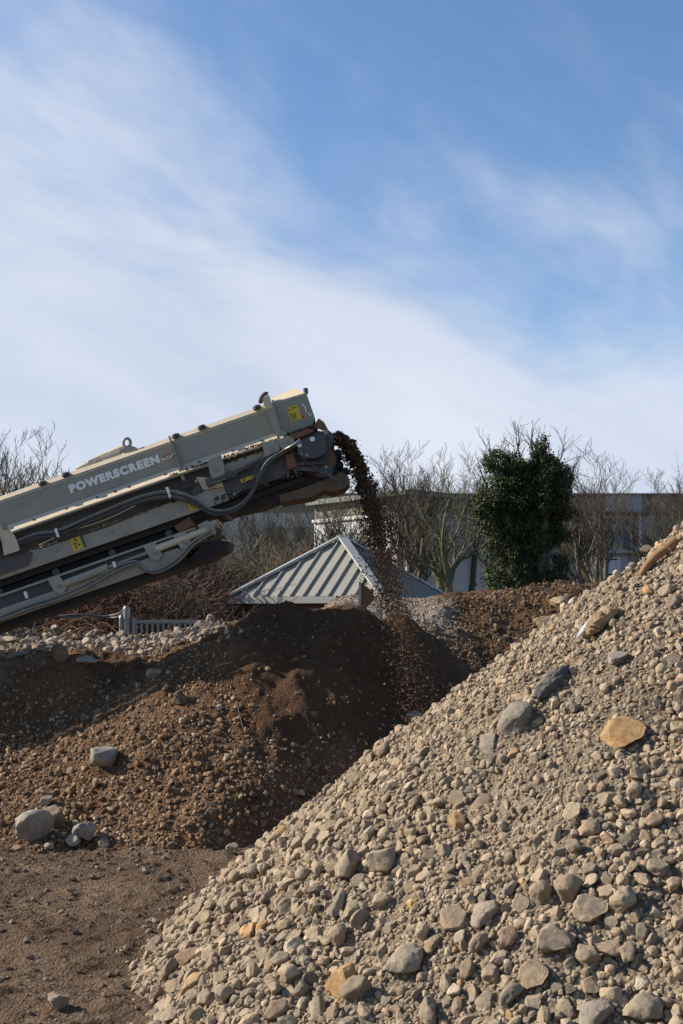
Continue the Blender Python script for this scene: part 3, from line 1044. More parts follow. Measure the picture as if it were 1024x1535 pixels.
# ---- crumbs on the bare dirt
n = 24000
x, y = scatter(n, -3.0, 0.6, 4.4, 9.2)
d = 0.007 * (1 - RNG.random(n)) ** (-0.42)
d = np.minimum(d, 0.05)
z = ground_h(x, y)
ok = (heap_grey(x, y) < z + 0.02) & (RNG.random(n) < 0.35 + 0.65 * sstep(0.0, 0.4, fbm(x, y, 0.9, 3, 81) + sstep(8.0, 9.0, y)))
x, y, d, z = x[ok], y[ok], d[ok], z[ok]
n5 = np.tile([[0, 0, 1.0]], (len(x), 1))
tag(stone_mass('ground_gravel', np.stack([x, y, z + d * 0.1], axis=1), d, rot_to(jitter_normals(n5, 0.3), RNG.uniform(0, 6.28, len(x))), palette([(0.17, 0.125, 0.09), (0.24, 0.18, 0.13), (0.34, 0.29, 0.23), (0.12, 0.085, 0.06)], [5, 4, 2, 3], len(x)), 1, M['brown_mass']), 'crumbs of stone and soil strewn on the bare dirt', 'gravel', kind='stuff')

# ------------------------------------------------------------------ stockpile conveyor
NY, FY = 10.90, 11.52                    # near and far side plates
U = NY / F
CS, SN = math.cos(R(19.1)), math.sin(R(19.1))
AX, UP, OUT = Vector((CS, 0, SN)), Vector((-SN, 0, CS)), Vector((0, -1, 0))


def K(s, t, y=NY):
    """s along the belt, t square to it (photo pixels at the near plate), y depth in metres"""
    return Vector((s * CS - t * SN - HX, 0, 0)) * U + Vector((0, y, CAMZ + (HY - 744 + s * SN + t * CS) * U))


def KP(px, py, y=NY):
    dx, dy = px, 744 - py
    return K(dx * CS + dy * SN, -dx * SN + dy * CS, y)


def slab(mb, pts, y0, y1):
    """outline in (s, t) pushed from depth y0 to y1"""
    return mb.prism([K(s, t, y0) for s, t in pts], [K(s, t, y1) for s, t in pts])


def rect(s0, s1, t0, t1): return [(s0, t0), (s1, t0), (s1, t1), (s0, t1)]


S0 = -560
conv = empty('stockpile_conveyor', K(0, -90, (NY + FY) / 2))
tag(conv, 'dusty grey green conveyor of a screening machine pouring soil onto the brown heap', 'conveyor', 'screening plant')

for y, sg in ((NY, 1), (FY, -1)):
    mb = slab(MB(), rect(S0, 427, -46, -6), y, y + 0.012 * sg)
    sp = mb.build('side_panel', M['paint'], conv)
    mb = MB().prism([K(S0, -9, y - 0.004 * sg), K(427, -9, y - 0.004 * sg), K(427, 1.5, y + 0.05 * sg), K(S0, 1.5, y + 0.05 * sg)],
                    [K(S0, -10, y + 0.006 * sg), K(427, -10, y + 0.006 * sg), K(427, 0.2, y + 0.062 * sg), K(S0, 0.2, y + 0.062 * sg)])
    mb.build('top_lip', M['paint_dusty'], conv)
    mb = MB().prism([K(S0, -58, y - 0.105 * sg), K(436, -58, y - 0.105 * sg), K(436, -45, y - 0.004 * sg), K(S0, -45, y - 0.004 * sg)],
                    [K(S0, -60, y - 0.100 * sg), K(436, -60, y - 0.100 * sg), K(436, -48, y + 0.004 * sg), K(S0, -48, y + 0.004 * sg)])
    lf = mb.build('lower_flange', M['paint_dusty'], conv)
    if sg == 1:
        mb = MB()
        for s in (-60, -14, 38, 89, 138, 166, 188, 245, 300, 352, 398):
            c = K(s, -51, y - 0.052)
            mb.tube([c, c + Vector((0, -0.010, 0.007))], 0.013, 8)
        mb.build('bolt', M['paint_dark'], lf, angle=30)
    slab(MB(), rect(S0, 440, -95, -58), y + 0.06 * sg, y + 0.07 * sg).build('web_plate', M['paint_dark'], conv)
    slab(MB(), rect(S0, 322, -118.5, -93), y - 0.03 * sg, y + 0.05 * sg).build('lower_beam', M['paint_beam'], conv)

# dirt ledge and ramp where the lower beam runs up into the flange
slab(MB(), [(268, -93), (322, -118.5), (345, -112), (420, -112), (432, -96), (430, -60), (402, -60), (392, -82), (322, -82), (300, -70)], NY - 0.028, NY + 0.055).build('gusset_plate', M['paint_dark'], conv)
slab(MB(), [(322, -66), (400, -66), (400, -84), (322, -84)], NY - 0.05, NY - 0.03).build('cover_plate', M['paint_beam'], conv)
slab(MB(), [(288, -70), (322, -84), (322, -97), (292, -92)], NY - 0.056, NY - 0.034).build('cover_plate', M['paint_dusty'], conv)

# belts and rollers
slab(MB(), rect(S0, 470, -70, -63), NY + 0.075, FY - 0.075).build('belt', M['rubber'], conv)
slab(MB(), rect(S0, 440, -128, -120), NY + 0.02, FY - 0.02).build('return_belt', M['rubber'], conv)
slab(MB(), rect(S0, 250, -139.5, -129), NY + 0.09, FY - 0.09).build('underside_pan', M['rubber'], conv)
for s in range(-500, 400, 90):
    c0, c1 = K(s, -134, NY + 0.05), K(s, -134, FY - 0.05)
    MB().tube([c0, c1], 0.035, 10).build('return_roller', M['paint_dark'], conv, angle=40)

# fins on the side plate
for s, w_ in ((268, 3.0),):
    slab(MB(), [(s - 1, -68), (s + w_, -70), (s + w_, 0), (s + 1, 1)], NY - 0.075, NY - 0.002).build('fin', M['paint'], conv)
slab(MB(), [(421, -52), (430, -54), (432, -8), (427, 8), (419, 6), (419, -8)], NY - 0.075, NY - 0.003).build('fin', M['paint'], conv)
slab(MB(), [(419, -10), (430, -10), (431, 9), (420, 8)], NY - 0.079, NY + 0.30).build('hood_collar', M['paint_dusty'], conv)

# hood over the head
hood, hood2 = MB(), MB()
prof_n = [K(430, -48, NY), K(470, -60, NY), K(484, -44, NY), K(484, -3, NY), K(431, -1, NY)]
prof_i = [p + Vector((0, 0.012, 0)) for p in prof_n]
hood.prism(prof_n, prof_i)
hood2.prism([p + Vector((0, FY - NY, 0)) for p in prof_n], [p + Vector((0, FY - NY - 0.012, 0)) for p in prof_n])
hb = hood.build('hood_cheek', M['paint'], conv)
hood2.build('hood_cheek', M['paint'], conv)
mb = MB().prism([K(431, -3, NY - 0.003), K(484.5, -4, NY - 0.003), K(470, 15, NY + 0.16), K(433, 11, NY + 0.16)],
                [K(431, -5, NY + 0.008), K(484.5, -6, NY + 0.008), K(470, 13, NY + 0.17), K(433, 9, NY + 0.17)])
mb.prism([K(433, 11, NY + 0.161), K(470, 15, NY + 0.161), K(470, 15, FY - 0.16), K(433, 11, FY - 0.16)],
         [K(433, 9, NY + 0.161), K(470, 13, NY + 0.161), K(470, 13, FY - 0.16), K(433, 9, FY - 0.16)])
mb.prism([K(431, -3, FY + 0.003), K(484.5, -4, FY + 0.003), K(470, 15, FY - 0.159), K(433, 11, FY - 0.159)],
         [K(431, -5, FY - 0.008), K(484.5, -6, FY - 0.008), K(470, 13, FY - 0.17), K(433, 9, FY - 0.17)])
mb.build('hood_top', M['paint_dusty'], hb)
MB().prism([K(484.6, -4, NY), K(484.6, -44, NY), K(484.6, -44, FY), K(484.6, -4, FY)], [K(482, -5, NY + .02), K(482, -44, NY + .02), K(482, -44, FY - .02), K(482, -5, FY - .02)]).build('front_flap', M['rubber'], hb)
MB().tube([K(484, -4, NY + 0.03), K(486, 4, NY + 0.03)], 0.022, 10).build('rubber_stop', M['hose'], hb, angle=40)
mb = MB()
mb.tube([KP(390, 603, NY + 0.05), KP(391, 594, NY + 0.05), KP(397, 588, NY + 0.06), KP(401, 589, NY + 0.06)], 0.02, 8)
mb.build('lifting_hook', M['hose'], hb, smooth=True)
mb = MB()
mb.tube([KP(452, 605, NY - 0.006), KP(457, 610, NY - 0.006), KP(460, 618, NY - 0.006)], 0.006, 6)
mb.tube([KP(462, 619, NY - 0.006), KP(465, 624, NY - 0.006), KP(467, 621, NY - 0.006)], 0.006, 6)
mb.build('paint_scuff', M['white_letter'], hb)

# black rubber stops along the top lip
for px, py in ((63, 724), (98, 711), (263, 653), (302, 640), (385, 610), (-40, 760)):
    c = KP(px, py, NY + 0.02)
    mb = MB()
    mb.tube([c - UP * 0.018, c - UP * 0.012, c + UP * 0.012, c + UP * 0.022], [0.030, 0.040, 0.038, 0.016], 12)
    mb.build('rubber_stop', M['hose'], conv, angle=50)
# spar and lifting eye lying on the top
mb = MB().tube([KP(112, 703, NY + 0.10), KP(150, 684, NY + 0.10), KP(186, 668, NY + 0.10)], [0.030, 0.036, 0.034], 10)
mb.tube([KP(150, 687, NY + 0.10), KP(178, 676, NY + 0.10)], 0.042, 10)
spar = mb.build('tie_bar', M['paint_dusty'], conv, angle=40)
slab(MB(), [(140, 9), (160, 11), (172, 12), (172, 3), (140, 1)], NY + 0.07, NY + 0.13).build('clamp', M['paint_beam'], spar)
eye = []
for k in range(13):
    a = math.pi * 2 * k / 12
    eye.append(KP(188 + 5.5 * math.cos(a), 662 - 7 * math.sin(a), NY + 0.08))
MB().tube(eye, 0.014, 8, cap=False).build('lifting_eye', M['paint_beam'], spar, smooth=True)
slab(MB(), [(193, -4), (213, -4), (216, 4), (206, 12), (196, 8)], NY + 0.05, NY + 0.12).build('eye_bracket', M['paint_beam'], spar)

# lettering and decals
cu = bpy.data.curves.new('lettering', 'FONT')
cu.body = 'POWERSCREEN'
cu.size = 1.0
cu.offset = 0.072
cu.extrude = 0.004
cu.space_character = 1.2
to = bpy.data.objects.new('lettering', cu)
COL.objects.link(to)
bpy.context.view_layer.update()
me = bpy.data.meshes.new_from_object(to.evaluated_get(bpy.context.evaluated_depsgraph_get()))
bpy.data.objects.remove(to)
co = np.array([v.co[:] for v in me.vertices])
mn, mx = co.min(axis=0), co.max(axis=0)
mbt = MB()
pts = [K(102 + (v[0] - mn[0]) / (mx[0] - mn[0]) * 142, -31 + (v[1] - mn[1]) / (mx[1] - mn[1]) * 13.2, NY - 0.0035 - (v[2] - mn[2]) * 0.3) for v in co]
mbt.add(pts, [tuple(p.vertices) for p in me.polygons])
mbt.build('lettering', M['white_letter'], conv)


def decal(pxs, mat, marks, y=NY, name='warning_decal', ink='ink'):
    """flat sticker given by its photo corners, with printed marks in its own u, v frame"""
    c = [KP(*p, y) for p in pxs]
    o = MB().prism([p + OUT * 0.004 for p in c], [p + OUT * 0.0005 for p in c]).build(name, M[mat], conv)
    mb = MB()
    for poly in marks:
        q = [(c[0] * (1 - u) + c[1] * u) * (1 - v) + (c[3] * (1 - u) + c[2] * u) * v for u, v in poly]
        mb.prism([p + OUT * 0.0065 for p in q], [p + OUT * 0.0042 for p in q])
    if marks: mb.build('print', M[ink], o)
    return o


def bar(u0, u1, v0, v1): return [(u0, v0), (u1, v0), (u1, v1), (u0, v1)]


tri = [(0.5, 0.08), (0.92, 0.46), (0.08, 0.46)]
decal([(430, 611), (446, 606), (452, 628), (437, 633)], 'yellow', [bar(.15, .24, .45, .9), bar(.34, .42, .5, .9), bar(.5, .58, .5, .85), bar(.1, .2, .12, .3), bar(.45, .6, .1, .2), bar(.7, .85, .12, .2)])
decal([(450, 622), (456, 619), (459, 627), (454, 629)], 'orange_decal', [bar(.3, .7, .3, .7)])
decal([(105, 807), (119, 802), (127, 821), (112, 828)], 'yellow', [[(.5, .1), (.68, .3), (.32, .3)], bar(.2, .5, .45, .55), bar(.3, .42, .6, .85), bar(.6, .85, .6, .72), bar(.55, .7, .35, .45)], NY - 0.03)
decal([(120, 802), (123, 801), (131, 819), (128, 821)], 'paint_dark', [], NY - 0.03, 'decal_edge')
decal([(282, 755), (291, 751.5), (303, 760), (286, 767)], 'yellow', [bar(.3, .45, .3, .5), bar(.6, .7, .4, .6), bar(.3, .6, .7, .8)], NY - 0.03)
decal([(361, 720), (384, 711), (386, 716), (363, 725)], 'yellow', [bar(.1, .3, .3, .7), bar(.6, .9, .2, .4)], NY - 0.056)
decal([(242, 687), (260, 680), (262, 683.5), (243, 690.5)], 'white_letter', [bar(.1, .8, .35, .6)])
decal([(244, 684.5), (257, 679), (258.5, 681), (243.5, 687)], 'red_decal', [])
decal([(258, 683), (265, 680.5), (265.5, 687), (262, 687.5)], 'red_decal', [])

# curved guard at the tail side
ring = []
for k in range(9):
    a = R(100 - 80 * k / 8)
    ring.append((0 + 34 * math.cos(a), 826 - 38 * math.sin(a)))
outer = ring + [(36, 826), (13, 834)]
inner = [(10, 815), (6, 806), (-2, 800), (-10, 797)]
g = MB().prism([KP(*p, NY - 0.15) for p in outer + inner], [KP(*p, NY - 0.13) for p in outer + inner])
gd = g.build('guard_bracket', M['paint_dusty'], conv)
MB().tube([KP(15, 792, NY - 0.155), KP(15, 791, NY - 0.175)], 0.026, 12).build('bolt', M['steel'], gd, angle=30)
MB().tube([KP(-6, 812, NY - 0.17), KP(-6, 812, NY + 0.02)], 0.085, 14).build('pivot_pin', M['rust'], gd, angle=30)
slab(MB(), [(-60, -112), (8, -112), (20, -96), (10, -92), (-60, -92)], NY - 0.062, NY - 0.034).build('hinge_plate', M['paint_dark'], conv)

# flange brackets towards the head
for pts_ in ([(313, 692), (333, 684), (337, 696), (340, 720), (322, 727), (317, 712)], [(394, 667), (416, 661), (421, 676), (410, 684), (399, 690)], [(416, 664), (432, 656), (441, 660), (443, 668), (424, 676)]):
    mb = MB().prism([KP(*p, NY - 0.118) for p in pts_], [KP(*p, NY - 0.106) for p in pts_])
    b_ = mb.build('bracket', M['paint_beam'], conv)
    cx, cy = sum(p[0] for p in pts_) / len(pts_), sum(p[1] for p in pts_) / len(pts_)
    MB().tube([KP(cx, cy, NY - 0.118), KP(cx, cy, NY - 0.132)], 0.014, 8).build('bolt', M['steel'], b_, angle=30)
# tensioner rod under the flange
mb = MB().tube([KP(313, 726, NY - 0.09), KP(350, 712, NY - 0.09)], 0.035, 10)
mb.tube([KP(350, 712, NY - 0.09), KP(395, 690, NY - 0.09)], 0.020, 8)
mb.box(KP(316, 725, NY - 0.09), 0.06, 0.08, 0.075, AX, Vector((0, 1, 0)), UP, 0.008)
mb.box(KP(347, 717, NY - 0.085), 0.11, 0.06, 0.03, AX, Vector((0, 1, 0)), UP, 0.006)
mb.build('belt_tensioner', M['paint_dark'], conv, angle=40)
for px, py in ((295, 722), (293, 705), (330, 745), (352, 741), (55, 838), (85, 825), (168, 798), (190, 802)):
    c = KP(px, py, NY - 0.03)
    MB().tube([c + OUT * -0.005, c + OUT * 0.014], 0.016, 8).build('bolt', M['steel'], conv, angle=30)

# head: drum, bearing plates, drive housing, scraper
hc = KP(478, 688)
drum = MB().tube([hc.lerp(hc, 0) + Vector((0, 0.07, 0)), hc + Vector((0, FY - NY - 0.07, 0))], 0.155, 28)
dr = drum.build('head_drum', M['rust'], conv, angle=40)
belt = []
for k in range(19):
    a = R(112 - 200 * k / 18)
    belt.append((math.cos(a) * 0.172, math.sin(a) * 0.172))
vs0 = [hc + Vector((x, 0.075, z)) for x, z in belt]
vs1 = [hc + Vector((x, FY - NY - 0.075, z)) for x, z in belt]
ri = [hc + Vector((x * 0.92, 0.075, z * 0.92)) for x, z in belt]
ro = [hc + Vector((x * 0.92, FY - NY - 0.075, z * 0.92)) for x, z in belt]
MB().prism(vs0 + ri[::-1], vs1 + ro[::-1]).build('belt_wrap', M['rubber'], dr, angle=35)
for a in (62, 26, -8, -40):                       # raised cleats of the belt coming round the drum
    a = R(a)
    mb = MB()
    d_ = Vector((math.cos(a), 0, math.sin(a)))
    tn = Vector((-d_.z, 0, d_.x))
    for y0, y1, sh in ((0.09, 0.31, 0.05), (FY - NY - 0.09, 0.31, 0.05)):
        path = [hc + d_ * (0.178 + 0.018 * (1 if i in (1, 2) else 0.6)) + Vector((0, y0 + (y1 - y0) * i / 3, 0)) + tn * sh * (i / 3 - 0.5) for i in range(4)]
        mb.tube(path, [0.024, 0.030, 0.030, 0.024], 8)
    mb.build('belt_cleat', M['rubber'], dr, smooth=True)
plate = [(455, 655), (476, 648), (492, 645), (501, 652), (500, 664), (493, 678), (494, 692), (500, 706), (494, 716), (478, 716), (470, 705), (446, 700), (434, 690), (438, 668)]
MB().prism([KP(*p, NY - 0.02) for p in plate], [KP(*p, NY - 0.005) for p in plate]).build('bearing_plate', M['paint_dark'], conv)
MB().prism([KP(*p, FY + 0.02) for p in plate], [KP(*p, FY + 0.005) for p in plate]).build('bearing_plate', M['paint_dark'], conv)
mb = MB()
house = [(457, 661), (484, 654), (490, 664), (489, 682), (474, 690), (456, 690), (447, 682), (448, 668)]
mb.prism([KP(*p, NY - 0.15) for p in house], [KP(*p, NY - 0.02) for p in house])
hm = mb.build('drive_motor', M['paint_dark'], conv, angle=30)
for px, py, r_ in ((469, 662, 0.022), (450, 671, 0.020), (461, 686, 0.014), (453, 684, 0.010), (489, 652, 0.02), (489, 703, 0.014)):
    c = KP(px, py, NY - 0.15)
    MB().tube([c, c + OUT * 0.014], r_, 12).build('bolt', M['white_letter'] if r_ > 0.019 and px < 480 else M['steel'], hm, angle=30)  # the two largest bolts are white: their shine is painted on
mb = MB().tube([KP(452, 664, NY - 0.17), KP(440, 672, NY - 0.17), KP(428, 678, NY - 0.16)], [0.020, 0.012, 0.012], 8)
mb.build('hydraulic_fitting', M['steel'], hm, smooth=True)
slab(MB(), [(436, -58), (470, -58), (478, -64), (452, -66), (436, -66)], NY - 0.10, NY + 0.02).build('ledge', M['rust'], conv)
for a_p, b_p, r_ in (((436, 676), (470, 700), 0.016), ((444, 697), (492, 694), 0.020), ((430, 690), (446, 712), 0.013), ((470, 700), (488, 716), 0.014)):
    MB().tube([KP(*a_p, NY - 0.06), KP(*b_p, NY - 0.05)], r_, 8).build('tension_rod', M['paint_dark'], conv, angle=40)
MB().prism([KP(*p, NY - 0.09) for p in ((428, 684), (440, 680), (446, 700), (432, 706))], [KP(*p, NY - 0.03) for p in ((428, 684), (440, 680), (446, 700), (432, 706))]).build('take_up_block', M['rust'], conv)
MB().prism([KP(*p, NY - 0.045) for p in ((470, 640), (484, 646), (492, 645), (486, 634), (478, 628))], [KP(*p, NY - 0.02) for p in ((470, 640), (484, 646), (492, 645), (486, 634), (478, 628))]).build('chute_plate', M['rust'], conv)
lowp = [(429, 698), (488, 704), (506, 720), (504, 724), (484, 709), (431, 705)]
MB().prism([KP(*p, NY - 0.05) for p in lowp], [KP(*p, NY + 0.01) for p in lowp]).build('skirt_plate', M['paint_dark'], conv)
# worn scraper apron and sagging dirty belt below the drum
apron = []
for px, py in ((418, 741), (445, 733), (470, 724), (495, 714), (512, 706), (522, 712)):
    apron.append((px, py))
ap_lo = [(525, 722), (516, 731), (500, 736), (484, 733), (470, 743), (448, 747), (420, 752)]
mb = MB().prism([KP(*p, NY + 0.06) for p in apron + ap_lo], [KP(*p, FY - 0.06) for p in apron + ap_lo])
mb.build('scraper_apron', M['mud'], conv)
sag = [(330, 760), (360, 730), (400, 708), (440, 698), (480, 700), (505, 703), (512, 707), (490, 716), (455, 728), (432, 735), (425, 745), (398, 757), (350, 768), (325, 778)]
MB().prism([KP(*p, NY + 0.07) for p in sag], [KP(*p, FY - 0.07) for p in sag]).build('sagging_belt', M['rubber'], conv)
mb = MB().tube([KP(506, 712, NY + 0.1), KP(514, 706, NY + 0.12), KP(521, 702, NY + 0.14)], [0.03, 0.035, 0.03], 8)
mb.tube([KP(521, 702, NY + 0.14), KP(521, 709, NY + 0.14)], 0.025, 8)
mb.build('scraper_blade', M['rubber'], conv, smooth=True)

# folded lower section
slab(MB(), rect(S0, 262, -160, -142), NY + 0.03, NY + 0.045).build('lower_web', M['paint_dark'], conv)
slab(MB(), rect(S0, 262, -143, -139.6), NY - 0.02, NY + 0.04).build('lower_rail', M['paint_beam'], conv)
slab(MB(), [(S0, -178), (210, -180), (232, -176), (240, -168), (226, -161), (S0, -160)], NY - 0.045, NY + 0.05).build('lower_beam', M['paint_beam'], conv)
slab(MB(), [(S0, -186), (240, -190), (270, -180), (262, -170), (S0, -178.5)], NY + 0.0, FY - 0.02).build('lower_belly', M['rubber'], conv)
slab(MB(), rect(S0, 250, -178, -140), FY - 0.045, FY).build('lower_beam', M['paint_beam'], conv)
slab(MB(), rect(60, 255, -159, -141), NY + 0.05, FY - 0.05).build('lower_belly', M['rubber'], conv)
for s0 in (29, 180, 227):
    b_ = slab(MB(), [(s0, -141), (s0 + 19, -142), (s0 + 23, -164), (s0 + 14, -170), (s0 + 5, -164)], NY - 0.085, NY - 0.065).build('bracket', M['paint_beam'], conv)
    c = K(s0 + 13, -157, NY - 0.085)
    MB().tube([c, c + OUT * 0.02], 0.016, 8).build('bolt', M['steel'], b_, angle=30)
cyl = MB().tube([K(48, -157, NY - 0.06), K(120, -155, NY - 0.06)], 0.036, 12).build('hydraulic_ram', M['paint_beam'], conv, angle=40)
MB().tube([K(120, -155, NY - 0.06), K(205, -153, NY - 0.06)], 0.020, 10).build('rod', M['steel'], cyl, angle=40)
MB().tube([K(196, -152, NY - 0.06), K(278, -150, NY - 0.06)], 0.033, 12).build('hydraulic_ram', M['paint_dusty'], conv, angle=40)
nose = [(238, -146), (262, -140), (276, -147), (296, -152), (292, -166), (282, -176), (262, -182), (236, -180), (228, -165)]
slab(MB(), nose, NY + 0.0, NY + 0.14).build('lower_nose', M['mud'], conv)
nose2 = [(262, -166), (284, -168), (302, -176), (296, -186), (270, -190), (240, -192), (236, -184)]
slab(MB(), nose2, NY - 0.02, FY - 0.04).build('nose_roller_cover', M['rubber'], conv)
slab(MB(), [(266, -138), (282, -136), (290, -146), (288, -160), (270, -158)], NY - 0.03, NY + 0.02).build('end_plate', M['paint_beam'], conv)
slab(MB(), [(232, -128), (258, -122), (262, -136), (236, -140)], NY + 0.0, FY - 0.05).build('end_plate', M['rust'], conv)


def smooth_path(pts, n=6):
    """Catmull-Rom through the points"""
    out = []
    P_ = [pts[0]] + list(pts) + [pts[-1]]
    for i in range(1, len(P_) - 2):
        a, b, c, d = P_[i - 1], P_[i], P_[i + 1], P_[i + 2]
        for k in range(n):
            t = k / n
            out.append(0.5 * ((2 * b) + (c - a) * t + (2 * a - 5 * b + 4 * c - d) * t * t + (3 * b - a - 3 * c + d) * t ** 3))
    out.append(P_[-2])
    return out


def hose(pxs, r, mat, y=NY - 0.09):
    path = [KP(p[0], p[1], y - (p[2] if len(p) > 2 else 0)) for p in pxs]
    return MB().tube(smooth_path(path), r, 8).build('hose', M[mat], conv, smooth=True)


base_up = [(-40, 838), (30, 812), (60, 801), (92, 796), (150, 771), (212, 746), (252, 738)]
loop = [(275, 741), (298, 752), (318, 765), (340, 767), (362, 758), (380, 738), (392, 712), (404, 693), (424, 680), (446, 668)]
for k, (dy, dd) in enumerate(((0, 0.0), (3.5, 0.02), (7, 0.0), (10.5, 0.02))):
    pts_ = [(x, y + dy * (0.4 + 0.6 * (i / 6)), dd) for i, (x, y) in enumerate(base_up)]
    pts_ += [(x + (k - 1.5) * 1.2 * (i > 5), y + dy * (0.9 - 0.11 * min(i, 6)), dd + 0.03) for i, (x, y) in enumerate(loop)]
    hose(pts_, 0.0125, 'hose' if k in (1, 3) else 'hose_dusty')
hose([(60, 818), (100, 800), (160, 780), (225, 750), (290, 728)], 0.009, 'hose', NY - 0.02)
hose([(60, 822), (110, 806), (170, 786), (235, 757), (255, 748)], 0.009, 'hose', NY - 0.03)
hose([(380, 735), (386, 705), (400, 688), (430, 676), (455, 664)], 0.010, 'hose', NY - 0.12)
low = [(-40, 945), (0, 926), (45, 908), (92, 893), (140, 872), (176, 851)]
lowl = [(205, 842), (214, 851), (232, 856), (250, 850), (270, 836), (288, 816), (302, 806), (317, 797)]
for k, dy in enumerate((0, 3.2, 6)):
    hose([(x, y + dy, 0.01 * k) for x, y in low] + [(x + k * 1.5, y + dy * 0.6, 0.02) for x, y in lowl], 0.011, 'hose_dusty' if k != 1 else 'hose', NY - 0.08)
for px, py, dy in ((90, 800, 9), (256, 741, 12), (44, 892, 7), (175, 847, 6)):
    c = KP(px, py, NY - 0.11)
    mb = MB().box(c, 0.024, 0.03, dy * U * 1.5, AX, Vector((0, 1, 0)), UP, 0.004)
    mb.build('hose_clip', M['white_letter'], conv)

# soil caked on ledges and round the head
n = 1500
zone = RNG.integers(0, 6, n)
zs_ = np.array([(250, 436, -58, -55), (436, 476, -58, -54), (330, 440, -68, -64), (300, 440, -118, -108), (-40, 320, -94, -92), (235, 300, -176, -146)])
lo_, hi_ = zs_[zone][:, [0, 2]], zs_[zone][:, [1, 3]]
st = lo_ + (hi_ - lo_) * RNG.random((n, 2))
yy = np.where(zone == 0, NY - 0.095, np.where(zone == 1, NY - 0.06, np.where(zone == 5, NY - 0.005, NY - 0.03))) + RNG.uniform(-0.02, 0.03, n)
cp = np.array([K(a, b, c)[:] for (a, b), c in zip(st, yy)])
cn = RNG.normal(size=(n, 3))
cn /= np.linalg.norm(cn, axis=1, keepdims=True)
ck = stone_mass('caked_soil', cp - np.array(conv.location[:]), RNG.uniform(0.008, 0.032, n), rot_to(cn, RNG.uniform(0, 6.28, n)), palette([(0.14, 0.095, 0.06), (0.22, 0.165, 0.11), (0.09, 0.06, 0.04)], [3, 2, 3], n), 1, M['clod'])
ck.parent = conv
tag(ck, 'lumps of brown soil caked on the ledges', kind='stuff')

# soil riding on the belt and falling from it
n = 420
s_ = RNG.uniform(300, 486, n)
pp = np.array([K(s, -63 + RNG.uniform(0, 9), RNG.uniform(NY + 0.13, FY - 0.13))[:] for s in s_])
sz = RNG.uniform(0.02, 0.07, n)
fp, fs = [pp], [sz]
x0, z0 = (506 - HX) / F * 11.2, CAMZ + (HY - 660) / F * 11.2
n = 17000
t = RNG.random(n) ** 0.8 * 0.95
vh = 0.93 + RNG.normal(0, 1, n) * (0.03 + 0.16 * np.clip(t - 0.15, 0, 1))
x = x0 - 0.02 + vh * t + RNG.normal(0, 1, n) * (0.020 + 0.055 * t)
y = RNG.uniform(NY + 0.14, FY - 0.14, n) + RNG.normal(0, 1, n) * (0.02 + 0.22 * t)
z = z0 + 0.02 - 4.905 * t * t + RNG.normal(0, 1, n) * (0.018 + 0.06 * t)
okk = z > surf(x, y) + 0.01
d = np.where(RNG.random(n) < 0.12, 0.044, 0.019) * np.clip(1.25 - 1.2 * t, 0.36, 1.2) * RNG.uniform(0.6, 1.3, n)
fp.append(np.stack([x, y, z], axis=1)[okk])
fs.append(d[okk])
# the near side of the fall drops in front of the cut face
n = 15000
t = 0.35 + RNG.random(n) * 0.62
x = x0 + 0.95 * t + RNG.normal(0, 1, n) * 0.095
y = NY + 0.05 - RNG.random(n) ** 1.3 * 1.0 * np.clip((t - 0.3) / 0.4, 0, 1)
z = z0 - 4.905 * t * t + RNG.normal(0, 1, n) * 0.10
okk = z > surf(x, y) + 0.01
fp.append(np.stack([x, y, z], axis=1)[okk])
fs.append((RNG.uniform(0.006, 0.015, n) * np.where(RNG.random(n) < 0.08, 2.0, 1))[okk])
# thin fringe dribbling off the scraper behind the main fall
n = 500
t = RNG.random(n) * 0.5
x = x0 + 0.05 + 0.42 * t + RNG.normal(0, 1, n) * 0.035
y = RNG.uniform(NY + 0.15, FY - 0.15, n)
z = z0 - 0.16 - 4.905 * t * t
okk = z > surf(x, y) + 0.01
fp.append(np.stack([x, y, z], axis=1)[okk])
fs.append(RNG.uniform(0.008, 0.02, n)[okk])
fp, fs = np.concatenate(fp), np.concatenate(fs)
nn = RNG.normal(size=(len(fp), 3))
nn /= np.linalg.norm(nn, axis=1, keepdims=True)
fall = stone_mass('falling_soil_rain', fp, fs, rot_to(nn, RNG.uniform(0, 6.28, len(fp))), palette([(0.125, 0.072, 0.04), (0.19, 0.112, 0.062), (0.09, 0.052, 0.03), (0.27, 0.18, 0.105)], [5, 4, 3, 1.5], len(fp)) * np.where(fp[:, 2] > 2.3, 0.62, np.where(fp[:, 1] < NY + 0.06, 1.3, 1.0))[:, None], 1, M['clod'])  # top clods darkened as backlit, near ones brightened as sunlit, by colour
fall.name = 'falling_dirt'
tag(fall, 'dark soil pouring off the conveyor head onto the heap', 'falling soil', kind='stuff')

# ------------------------------------------------------------------ hut with a hipped metal roof
hcx, hcy, ez, az_ = 0.0, 25.0, 2.04, 3.27
a_, b2 = 2.25, -0.76
cor = [Vector((-a_, hcy + b2, 0)), Vector((-b2, hcy - a_, 0)), Vector((a_, hcy - b2, 0)), Vector((b2, hcy + a_, 0))]   # west, south, east, north corners
cor = [Vector((hcx + c.x, c.y, 0)) for c in cor]
hut = empty('brick_hut', (hcx, hcy, 0))
tag(hut, 'small red brick hut with a hipped ribbed metal roof behind the brown heap', 'hut')
apex = Vector((hcx, hcy, az_))
ctr = Vector((hcx, hcy, 0))
ein = [ctr + (c - ctr) * 0.90 for c in cor]
MB().prism([Vector((c.x, c.y, -0.05)) for c in ein], [Vector((c.x, c.y, ez - 0.02)) for c in ein]).build('wall', M['brick'], hut)
roof = MB()
ev = [Vector((c.x, c.y, ez)) for c in cor]
top_ = [apex + (c - apex) * 0.03 for c in ev]
roof.prism(ev, top_)
